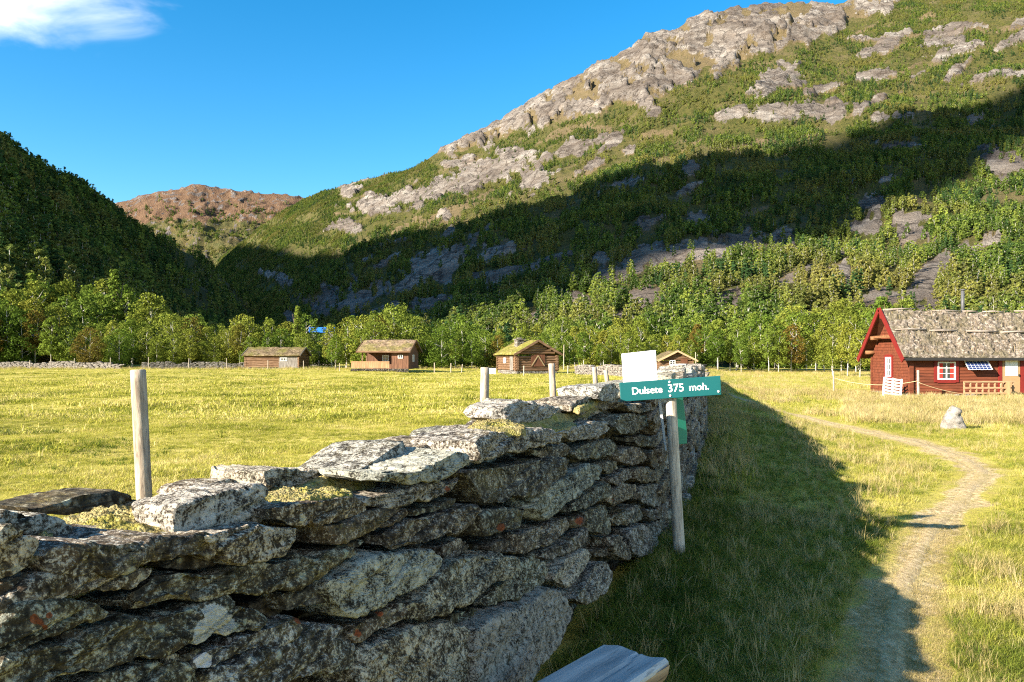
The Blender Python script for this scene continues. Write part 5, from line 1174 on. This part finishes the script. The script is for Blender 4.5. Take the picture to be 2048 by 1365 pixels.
# blue roofed shed between the trees
bx, by = X(643, 152), 152; o = empty('shed', (bx, by, gz1(bx, by)), R(10)); tag(o, 'shed with a bright blue roof glimpsed between the trees', 'shed')
bm_ = plain('blue_roof_paint', (.03, .16, .62), .4, .15); m = MB(); boards(m, (-2.2, 0, 0), (2.2, 0, 0), 0, 6.6, .25); boards(m, (-2.2, 3, 0), (2.2, 3, 0), 0, 6.6, .25); boards(m, (-2.2, 0, 0), (-2.2, 3, 0), 0, 6.6, .25); boards(m, (2.2, 0, 0), (2.2, 3, 0), 0, 6.6, .25); m.build('wall', m_logg, o)
m = MB(); m.beam((-2.5, -.3, 6.6), (-2.5, 1.5, 7.6), .06, .06); m.add([(-2.5, -.3, 6.6), (2.5, -.3, 6.6), (2.5, 1.5, 7.7), (-2.5, 1.5, 7.7), (-2.5, 3.3, 6.6), (2.5, 3.3, 6.6)], [(0, 1, 2, 3), (3, 2, 5, 4)]); m.build('roof', bm_, o)

# --- E: the long red-brown cabin at the right
HX0, HY0 = 20.72, 39.9; E_ = empty('long_cabin', (HX0, HY0, -.43)); tag(E_, 'long dark red cabin with dry turf roof and bright red bargeboards', 'cabin')
w, lg = 4.2, 10.5; ez, rz = 2.12, 4.62                          # local x along the ridge, y to the back
m_clap = wood_mat('red_brown_cladding', (.058, .016, .008), (.122, .032, .014), (.18, .05, .022), scale=2.0, axis='x', bump=.3, bd=.01)
def clap(m, p0, p1, z0, z1, out, step=.155, zr=None, holes=()):
    p0, p1, o = Vector(p0), Vector(p1), Vector(out); d = (p1 - p0); z = z0
    while z < z1 - .02:
        a, b = 0., 1.
        if zr and z > zr[0]: k = max(0., 1 - (z - zr[0]) / (zr[1] - zr[0])); a, b = .5 - k / 2, .5 + k / 2
        segs = [(a, b)]
        for (u0, u1, h0, h1) in holes:
            if z + step > h0 and z < h1:
                segs = [s for (s0, s1) in segs for s in ((s0, min(s1, u0)), (max(s0, u1), s1)) if s[1] - s[0] > .005]
        for s0, s1 in segs:
            q0, q1 = p0 + d * s0, p0 + d * s1; Z = Vector((0, 0, 1))
            vs = [q0 + Z * z + o * .03, q1 + Z * z + o * .03, q1 + Z * (z + step) + o * .006, q0 + Z * (z + step) + o * .006, q0 + Z * z - o * .05, q1 + Z * z - o * .05, q1 + Z * (z + step) - o * .05, q0 + Z * (z + step) - o * .05]
            m.add(vs, [(0, 1, 2, 3), (7, 6, 5, 4), (0, 4, 5, 1), (3, 2, 6, 7), (0, 3, 7, 4), (1, 5, 6, 2)])
        z += step
m = MB(); clap(m, (0, 0, 0), (lg, 0, 0), .15, 2.1, (0, -1, 0)); clap(m, (0, w, 0), (0, 0, 0), .15, 4.45, (-1, 0, 0), zr=(2.25, 4.6)); clap(m, (lg, 0, 0), (lg, w, 0), .15, 4.45, (1, 0, 0), zr=(2.25, 4.6)); clap(m, (lg, w, 0), (0, w, 0), .15, 2.1, (0, 1, 0)); m.build('wall', m_clap, E_)
MB().beam((-.02, -.03, .1), (-.02, -.03, 2.1), .2, .2).build('corner_board', m_clap, E_); MB().beam((-.02, w + .03, .1), (-.02, w + .03, 2.1), .14, .14).build('corner_board', m_clap, E_)
stone_pile(E_, 'footing', [(-.04, lg, -.04, w, -.3, .16)], 21)
ov = .62; ev = .42
rs_ = (rz - ez) / (w / 2); 
turf((-ov, -ev, ez - ev * rs_ + .42), (lg + .3, -ev, ez - ev * rs_ + .42), (lg + .3, w / 2, rz - .12), (-ov, w / 2, rz - .02), .16, m_turf_dry, E_, 14, .13, 260, 80, .14)
turf((lg + .3, w + ev, ez - ev * rs_ + .42), (-ov, w + ev, ez - ev * rs_ + .42), (-ov, w / 2, rz - .02), (lg + .3, w / 2, rz - .12), .16, m_turf_dry, E_, 15, .06, 60, 20, .14)
zf_ = ez - ev * rs_ + .42
m = MB(); rake(m, (-ov - .03, -ev - .06, zf_ - .14), (-ov - .03, w / 2, rz + .10), .27, .06); bb = m.build('bargeboard', m_red, E_)
m = MB(); rake(m, (-ov - .03, w + ev + .06, zf_ - .14), (-ov - .03, w / 2 + .03, rz + .08), .27, .06); m.build('bargeboard', m_red, E_)
m = MB(); m.add([(-ov, -ev, zf_ - .04), (0, -ev, zf_ - .04), (0, w / 2, rz - .08), (-ov, w / 2, rz - .08), (-ov, w + ev, zf_ - .04), (0, w + ev, zf_ - .04)], [(0, 1, 2, 3), (3, 2, 5, 4)]); m.add([(0, -ev, zf_ - .05), (lg, -ev, zf_ - .05), (lg, .0, 2.14), (0, .0, 2.14)], [(0, 1, 2, 3)]); m.build('soffit', m_logd, E_)
m = MB(); m.beam((-ov, -ev - .05, zf_ - .06), (lg + .3, -ev - .05, zf_ - .06), .08, .14); m.build('eave_board', m_black, E_)
m_purlin = wood_mat('stained_log', (.09, .04, .018), (.20, .09, .04), (.28, .14, .06), scale=4)
for (yy_, zz_, l0) in ((w * .5, 4.28, .6), (w * .77, 3.15, .58), (w * .96, 2.35, .5)):
    m = MB(); m.tube([(-l0, yy_, zz_), (.15, yy_, zz_)], .11, 10); m.build('purlin', m_purlin if zz_ < 4 else m_red, E_, True)
m = MB(); m.tube([(-.5, w * .23, 3.15), (.15, w * .23, 3.15)], .1, 10); m.beam((-.42, w * .23, 3.2), (-.42, w * .77, 3.2), .12, .14); m.build('tie_beam', m_purlin, E_)
m = MB(); rr = np.random.default_rng(9); xx = -.5                # split logs that hold the turf down
for zrow, yrow in ((rz + .10, w / 2 - .05), (zf_ + (rz - zf_) * .52 + .19, (w / 2 + ev) * .52 - ev - .12)):
    xx = -.45
    while xx < lg:
        L_ = rr.uniform(.8, 1.9); sg_ = .14 * math.sin(math.pi * (xx + ov) / (lg + 1)); m.tube([(xx, yrow + rr.normal(0, .03), zrow - sg_ + rr.normal(0, .02)), (xx + L_ * .5, yrow, zrow - sg_ + .01), (xx + L_, yrow + rr.normal(0, .03), zrow - sg_ + rr.normal(0, .02))], [.035, .05, .03], 8); xx += L_ * rr.uniform(1.0, 1.5)
m.build('roof_log', wood_mat('bleached_logs', (.12, .095, .075), (.26, .215, .18), (.42, .365, .315), scale=4), E_, True)
# tufts of dead grass growing out of the roof
def tufts(n, fn, hl, seed, spread=.5):
    r = np.random.default_rng(seed); V = []; F = []; k = 0
    for _ in range(n):
        p = fn(r); L_ = r.uniform(*hl); a = r.uniform(0, 6.28); d = np.array([math.cos(a), math.sin(a), 0]) * L_ * spread * r.uniform(.2, 1); s = np.array([-math.sin(a), math.cos(a), 0]) * .008
        q = p + d * .4 + np.array([0, 0, L_ * .7]); t = p + d + np.array([0, 0, L_ * .95]); V += [p - s, p + s, q + s * .7, q - s * .7, t]; F += [(k, k + 1, k + 2, k + 3), (k + 3, k + 2, k + 4)]; k += 5
    return V, F
def blade_mat(name, stops):
    k = NT(name); isl = k.n('ShaderNodeNewGeometry').outputs['Random Per Island']; return k.leaf(k.ramp(isl, stops), .3)
m_dryblade = blade_mat('dead_roof_grass', [(0, (.14, .09, .05)), (.4, (.28, .20, .12)), (.8, (.5, .40, .26)), (1, (.22, .20, .06))])
V, F = tufts(1300, lambda r: (lambda u, v: np.array([-.5 + u * (lg + .6), -ev + v * (w / 2 + ev), zf_ + v * (rz - zf_) + .13 - .14 * math.sin(math.pi * u) * (.4 + .6 * v)]))(r.uniform(), r.uniform() ** 1.2), (.10, .34), 5, .8)
tag(mesh_obj('roof_grass', V, F, m_dryblade, E_), 'dead grass tufts on the roof', None, None, 'stuff')
window_part(E_, (1.82, -.04, 1.38), .86, .86, 2, 3, (1, 0, 0), (0, -1, 0), m_wht, m_red, .17, .07, curtain=plain('red_curtain', (.42, .03, .02), .9))
window_part(E_, (-.04, 2.25, 1.55), .55, 1.0, 2, 3, (0, 1, 0), (-1, 0, 0), m_wht, m_red, .14, .08)
dw = MB(); dw.box(4.72, 5.63, -.07, -.03, .2, 2.05); dr = dw.build('door', m_cream, E_)
MB().box(4.86, 5.50, -.085, -.072, 1.12, 1.95).build('door_curtain', plain('white_lace', (.80, .80, .78), .8, .1), dr)
m = MB(); [m.box(4.86 + k * .21 - .012, 4.86 + k * .21 + .012, -.095, -.086, 1.12, 1.95) for k in range(4)]; [m.box(4.873, 5.49, -.094, -.086, z - .012, z + .012) for z in (1.13, 1.4, 1.67, 1.94)]; m.build('door_glazing_bar', m_wht, dr)
MB().box(5.55, 5.59, -.13, -.07, 1.08, 1.2).build('handle', m_black, dr)
m = MB(); m.box(4.52, 4.70, -.08, -.02, .16, 2.1); m.box(5.65, 5.83, -.08, -.02, .16, 2.1); m.build('door_trim', m_red, E_)
window_part(E_, (8.2, -.04, 1.38), .86, .86, 2, 3, (1, 0, 0), (0, -1, 0), m_wht, m_red, .17, .07)
m = MB(); m.tube([(4.1, w / 2 + .3, rz - .5), (4.1, w / 2 + .3, rz + 1.15)], .09, 12); m.tube([(4.1, w / 2 + .3, rz + 1.15), (4.1, w / 2 + .3, rz + 1.2)], .15, 12); m.build('stovepipe', plain('sooty_pipe', (.09, .09, .095), .5, .4), E_, True)
# solar panel hung on the front
pn = empty('solar_panel', (HX0 + 2.68, HY0 - .05, -.43 + 1.92)); tag(pn, 'tilted blue solar panel hung on the red cabin\'s front wall', 'solar panel')
def pn_pt(u, v, d=0): t = R(42); return Vector((u * 1.25, -.06 - v * .62 * math.sin(t) - d * math.cos(t), -v * .62 * math.cos(t) + d * math.sin(t) * -1 + 0))
def slab(name, u0, u1, v0, v1, d0, d1, mat, parent):
    P = [pn_pt(u, v, d) for d in (d0, d1) for u, v in ((u0, v0), (u1, v0), (u1, v1), (u0, v1))]
    return mesh_obj(name, P, [(0, 1, 2, 3), (7, 6, 5, 4), (0, 4, 5, 1), (1, 5, 6, 2), (2, 6, 7, 3), (3, 7, 4, 0)], mat, parent)
slab('frame', 0, 1, 0, 1, 0, .03, m_wht, pn)
def cell_mat():
    k = NT('solar_cells'); return k.principled((.010, .025, .10), .45, None, .25)
mc = cell_mat(); V = []; F = []
for i in range(6):
    for j in range(4):
        P = [pn_pt(u, v, .034) for u, v in ((.045 + i * .152, .05 + j * .226), (.045 + i * .152 + .142, .05 + j * .226), (.045 + i * .152 + .142, .05 + j * .226 + .205), (.045 + i * .152, .05 + j * .226 + .205))]
        k = len(V); V += P; F.append((k, k + 1, k + 2, k + 3))
mesh_obj('cells', V, F, mc, pn)
m = MB(); m.beam((.1, .0, -.3), tuple(pn_pt(.08, .8)), .03, .03); m.beam((1.15, .0, -.3), tuple(pn_pt(.92, .8)), .03, .03); m.build('bracket', m_black, pn)
# white pallet leaning on the gable corner
pa = empty('pallet', at(1783, 797, 39.6), 0); pa.rotation_euler = (R(-14), R(7), R(-14)); tag(pa, 'white painted pallet leaning against the red cabin\'s corner', 'pallet')
m = MB()
for k in range(7): m.box(-.46, .46, -.02, .0, .02 + k * .158, .02 + k * .158 + .080)
m.build('slat', m_wht, pa)
m = MB()
for xx in (-.44, -.03, .38): m.box(xx, xx + .08, .002, .09, 0, 1.08)
m.build('stringer', m_wht, pa)
# lattice railing before the door
D = 38.9; rl = empty('lattice_railing', (X(1928, D), D, gz1(X(1928, D), D))); tag(rl, 'brown lattice railing standing before the red cabin\'s door', 'railing'); L_ = X(2029, D) - X(1928, D) ; zt_ = CAMZ + (HY - 764) / FPX * D - rl.location.z
m_lat = wood_mat('brown_lattice', (.16, .09, .045), (.32, .20, .11), (.44, .30, .18), scale=4, axis='x')
for z in (zt_, zt_ * .62, zt_ * .3): MB().beam((0, 0, z), (L_, 0, z), .05, .075).build('rail', m_lat, rl)
for k in range(9): MB().beam((.04 + k * (L_ - .08) / 8, .05, .0), (.04 + k * (L_ - .08) / 8, .05, zt_ + .02), .085, .045).build('upright', m_lat, rl)
MB().beam((L_ * .84, -.035, .1), (L_ * .84, -.035, zt_), .55, .02).build('board', m_orange, rl)
# ================================================================ GRASS
def clump(seed, n, h, spread, width, bend, mat, seg=3, up=1.):
    r = np.random.default_rng(seed); V = []; F = []
    for _ in range(n):
        a = r.uniform(0, 6.28); q = abs(r.normal(0, spread)); p = np.array([math.cos(a) * q, math.sin(a) * q, -.01]); b = r.uniform(0, 6.28); L = h * r.uniform(.5, 1.25)
        d = np.array([math.cos(b), math.sin(b), 0]); sd_ = np.array([-d[1], d[0], 0]) * width * r.uniform(.7, 1.3); lean = bend * r.uniform(.2, 1.3); k0 = len(V); twist = r.normal(0, .4); sd_ = sd_ * math.cos(twist) + d * width * math.sin(twist)
        for k in range(seg):
            t = k / seg; th = lean * t * 1.2; c = p + d * (L * t * math.sin(th)) + np.array([0, 0, L * t * math.cos(th) * up]); V += [c - sd_ * (1 - t * .75), c + sd_ * (1 - t * .75)]
        th = lean * 1.3; V.append(p + d * (L * math.sin(th)) + np.array([0, 0, L * math.cos(th) * up]))
        for k in range(seg - 1): F.append((k0 + 2 * k, k0 + 2 * k + 1, k0 + 2 * k + 3, k0 + 2 * k + 2))
        F.append((k0 + 2 * seg - 2, k0 + 2 * seg - 1, k0 + 2 * seg))
    return V, F
def grass_mat(name, stops, patch, fs=.5):
    k = NT(name); oi = k.n('ShaderNodeObjectInfo'); isl = k.n('ShaderNodeNewGeometry').outputs['Random Per Island']; n = k.noise(oi.outputs['Location'], fs, 4, .6); n2 = k.noise(oi.outputs['Location'], fs * 5, 3)
    f = k.math('ADD', k.math('MULTIPLY', isl, .5), k.math('ADD', k.math('MULTIPLY', k.math('SUBTRACT', n, .5), 2.0), k.math('ADD', .25, k.math('MULTIPLY', k.math('SUBTRACT', n2, .5), .9))))
    c = k.ramp(f, stops); c = k.mix(k.ramp(oi.outputs['Random'], [(.86, 0.), (.94, .7)]), c, patch)
    return k.leaf(c, .35)
m_turfblade = grass_mat('meadow_blade', [(0, (.12, .14, .02)), (.30, (.27, .275, .035)), (.55, (.40, .37, .068)), (.8, (.54, .465, .145)), (1, (.68, .56, .27))], (.64, .51, .22), .30)
m_bank = grass_mat('bank_blade', [(0, (.12, .155, .025)), (.4, (.26, .27, .04)), (.7, (.42, .37, .08)), (1, (.62, .51, .20))], (.50, .42, .20), .8)
m_straw = grass_mat('straw_blade', [(0, (.22, .18, .06)), (.4, (.40, .31, .13)), (1, (.56, .46, .25))], (.24, .24, .06), .8)
m_fern = grass_mat('lush_blade', [(0, (.05, .085, .014)), (.5, (.10, .14, .02)), (.85, (.20, .21, .03)), (1, (.40, .34, .12))], (.36, .30, .12), 1.5)
def gp(name, i, *a, **k):
    V, F = clump(*a, **k); return unlinked('%s_%s' % (name, 'abcdefghijklmnop'[i]), V, F, a[-1] if not k else k.get('mat', a[6]), None)
def proto(i, seed, n, h, spread, width, bend, mat): V, F = clump(seed, n, h, spread, width, bend, mat); return unlinked('grass_tuft_%s' % 'abcdefghijklmnopqrst'[i], V, F, mat, None)
G = [proto(0, 1, 26, .055, .05, .0022, .9, m_turfblade), proto(1, 2, 26, .07, .055, .0022, 1.0, m_turfblade), proto(2, 3, 22, .05, .06, .0024, 1.2, m_turfblade),          # cropped
     proto(3, 4, 22, .13, .05, .0026, .8, m_bank), proto(4, 5, 22, .17, .05, .0028, 1.0, m_bank), proto(5, 6, 18, .10, .06, .0026, 1.2, m_bank),                       # bank
     proto(6, 7, 16, .30, .035, .0028, .55, m_straw), proto(7, 8, 16, .38, .04, .0028, .7, m_straw),                                                                   # straw
     proto(8, 9, 22, .20, .05, .0034, 1.0, m_fern), proto(9, 10, 20, .28, .06, .0036, 1.1, m_fern),                                                                    # lush foot of the wall
     proto(10, 11, 26, .10, .22, .010, 1.0, m_turfblade), proto(11, 12, 26, .13, .25, .011, 1.2, m_turfblade),                                                        # broad far tufts
     proto(12, 13, 24, .42, .16, .007, .6, m_straw), proto(13, 14, 26, .30, .18, .008, .8, m_bank)]                                                                   # far tall
G.append(proto(14, 15, 30, .11, .10, .0024, 2.0, m_straw))
G.append(proto(15, 16, 30, .12, .13, .006, 1.1, m_fern))
C_gr = proto_collection('grass_tufts', G)
r4 = np.random.default_rng(33); GP = []; GS = []; GI = []
def sow(N, D0, D1, pxr, fn):
    D = np.sqrt(r4.uniform(D0 ** 2, D1 ** 2, N)); px = r4.uniform(*pxr, N); x = (px - CX) / FPX * D; d = (x - xw(D)) * .94; pd = path_dist(x, D)
    keep, size, idx = fn(x, D, d, pd, r4); GP.append(np.c_[x, D, ground_z(x, D) - .004][keep]); GS.append(size[keep]); GI.append(idx[keep])
def choose(r, n, opts): return np.array(opts)[r.integers(0, len(opts), n)]
def on_cabin(x, y): return ((x > 20.3) & (x < 32) & (y > 39.6) & (y < 44.4))
def mot(x, D): return .75 + .55 * sstep(-.2, .5, fbm(np.c_[x * .35, D * .35, 0 * x], 3)) + .5 * sstep(.42, .6, fbm(np.c_[x * .22, D * .5, 5 + 0 * x], 3))
def left_short(x, D, d, pd, r): n = len(x); return d < -.62, r.uniform(.65, 1.2, n) * (1 + .35 * (D > 9)) * mot(x, D), choose(r, n, [0, 0, 1, 1, 2])
sow(19000, 2.2, 8, (-400, 1330), left_short); sow(42000, 8, 22, (-400, 1400), left_short)
def left_far(x, D, d, pd, r): n = len(x); return d < -.8, r.uniform(.6, 1.25, n) * mot(x, D), choose(r, n, [10, 10, 11])
sow(32000, 20, 55, (-400, 1440), left_far); sow(18000, 55, 112, (-400, 1440), left_far)
def right_near(x, D, d, pd, r):
    n = len(x); p = pd * (1 + .25 * perlin(np.c_[x * 2, D * 2, 0 * x])); on = p < 1.0
    lush = d < .55; shade = d < 2.2
    q = perlin(np.c_[x * .9, D * .9, 4 + 0 * x])
    idx = np.where(lush, choose(r, n, [8, 9, 8, 4]), np.where(shade, choose(r, n, [3, 4, 5, 3, 8]), choose(r, n, [3, 4, 5, 5])))
    rough = (~lush) & (p > 1.15) & (q > .12) & (r.uniform(size=n) < .06); idx = np.where(rough, choose(r, n, [6, 7]), idx)
    idx = np.where(shade & (r.uniform(size=n) < .05), 6, idx)
    size = r.uniform(.42, .82, n) * np.where(shade & ~lush, .85, 1); size = np.where(on, size * .55, np.where(p < 1.4, size * .7, size)); idx = np.where(on, 14, idx)
    return (d > -.02) & ((~on) | (r.uniform(size=n) < .7)), size, idx
sow(34000, 2.4, 8.5, (760, 2150), right_near); sow(20000, 2.4, 6, (1400, 2600), right_near); sow(36000, 8.5, 22, (1250, 2400), right_near)
def right_far(x, D, d, pd, r):
    n = len(x); q = perlin(np.c_[x * .25, D * .25, 9 + 0 * x]) + .35 * sstep(10, 18, x) * sstep(20, 24, D); tall = (q > .25) & (pd > 1.6) & (r.uniform(size=n) < .35); idx = np.where(tall, choose(r, n, [12, 12, 13]), choose(r, n, [13, 11, 10]))
    size = np.where(tall, r.uniform(.5, .95, n), r.uniform(.3, .6, n)); size = np.where(pd < 1.5, size * .5, size)
    return (d > .1) & ((pd > 1.05) | (r.uniform(size=n) < .08)) & ~on_cabin(x, D), size, idx
sow(20000, 20, 46, (1380, 2400), right_far); sow(9000, 46, 108, (1390, 2130), right_far)
# rank straw along the cabin front and in the strip where the wall's shadow ends
def straw(x, D, d, pd, r): n = len(x); return (pd > 1.3) & ~on_cabin(x, D) & (x > .40 * D) , r.uniform(.4, .8, n), choose(r, n, [12, 12, 13])
sow(5200, 22, 36.5, (1690, 2130), straw)
def strip(x, D, d, pd, r):
    n = len(x); return (d > 1.7) & (d < 3.6) & (pd > 1.15) & (perlin(np.c_[x, D, 0 * x]) > -.05), r.uniform(.6, 1.0, n), choose(r, n, [6, 7])
sow(2200, 7, 26, (1400, 1950), strip)
# rank tufts in the rough field edge by the far walls and along both sides of the wall's far part
def edge_(x, D, d, pd, r): n = len(x); return (np.abs(d + .4) < 1.3) & (np.abs(d + .35) > .45), r.uniform(.4, .8, n), choose(r, n, [12, 13, 13])
sow(14000, 9, 58, (1100, 1500), edge_)
def fieldedge(x, D, d, pd, r): n = len(x); return d < -1, r.uniform(.7, 1.4, n), choose(r, n, [12, 13, 13])
sow(2600, 97, 116, (-80, 1440), fieldedge)
for _ in range(70):                                    # darker rank patches in the cropped field
    D = math.sqrt(r4.uniform(25, 80 ** 2)); x = r4.uniform(-.72 * D, .26 * D)
    if x > float(xw(D)) - 2.2: continue
    k = int(r4.uniform(50, 170)); a = r4.uniform(.5, 2.4); b = a * r4.uniform(.3, .8); q = r4.normal(size=(k, 2)) * np.array([a, b]); X_, Y_ = x + q[:, 0], D + q[:, 1]
    ok = (X_ - xw(Y_)) < -1.0; GP.append(np.c_[X_, Y_, ground_z(X_, Y_)][ok]); GS.append(r4.uniform(.5, 1.2, k)[ok]); GI.append(r4.choice([15, 15, 11], k)[ok])
GP = np.concatenate(GP); GS = np.concatenate(GS); GI = np.concatenate(GI); n = len(GP)
scatter('grass', GP, GS, np.c_[r4.normal(0, .12, n), r4.normal(0, .12, n), r4.uniform(0, 6.28, n)], GI, C_gr, 'meadow grass, cropped in the field and rank beside wall and path', 'grass')
print('grass tufts', n)
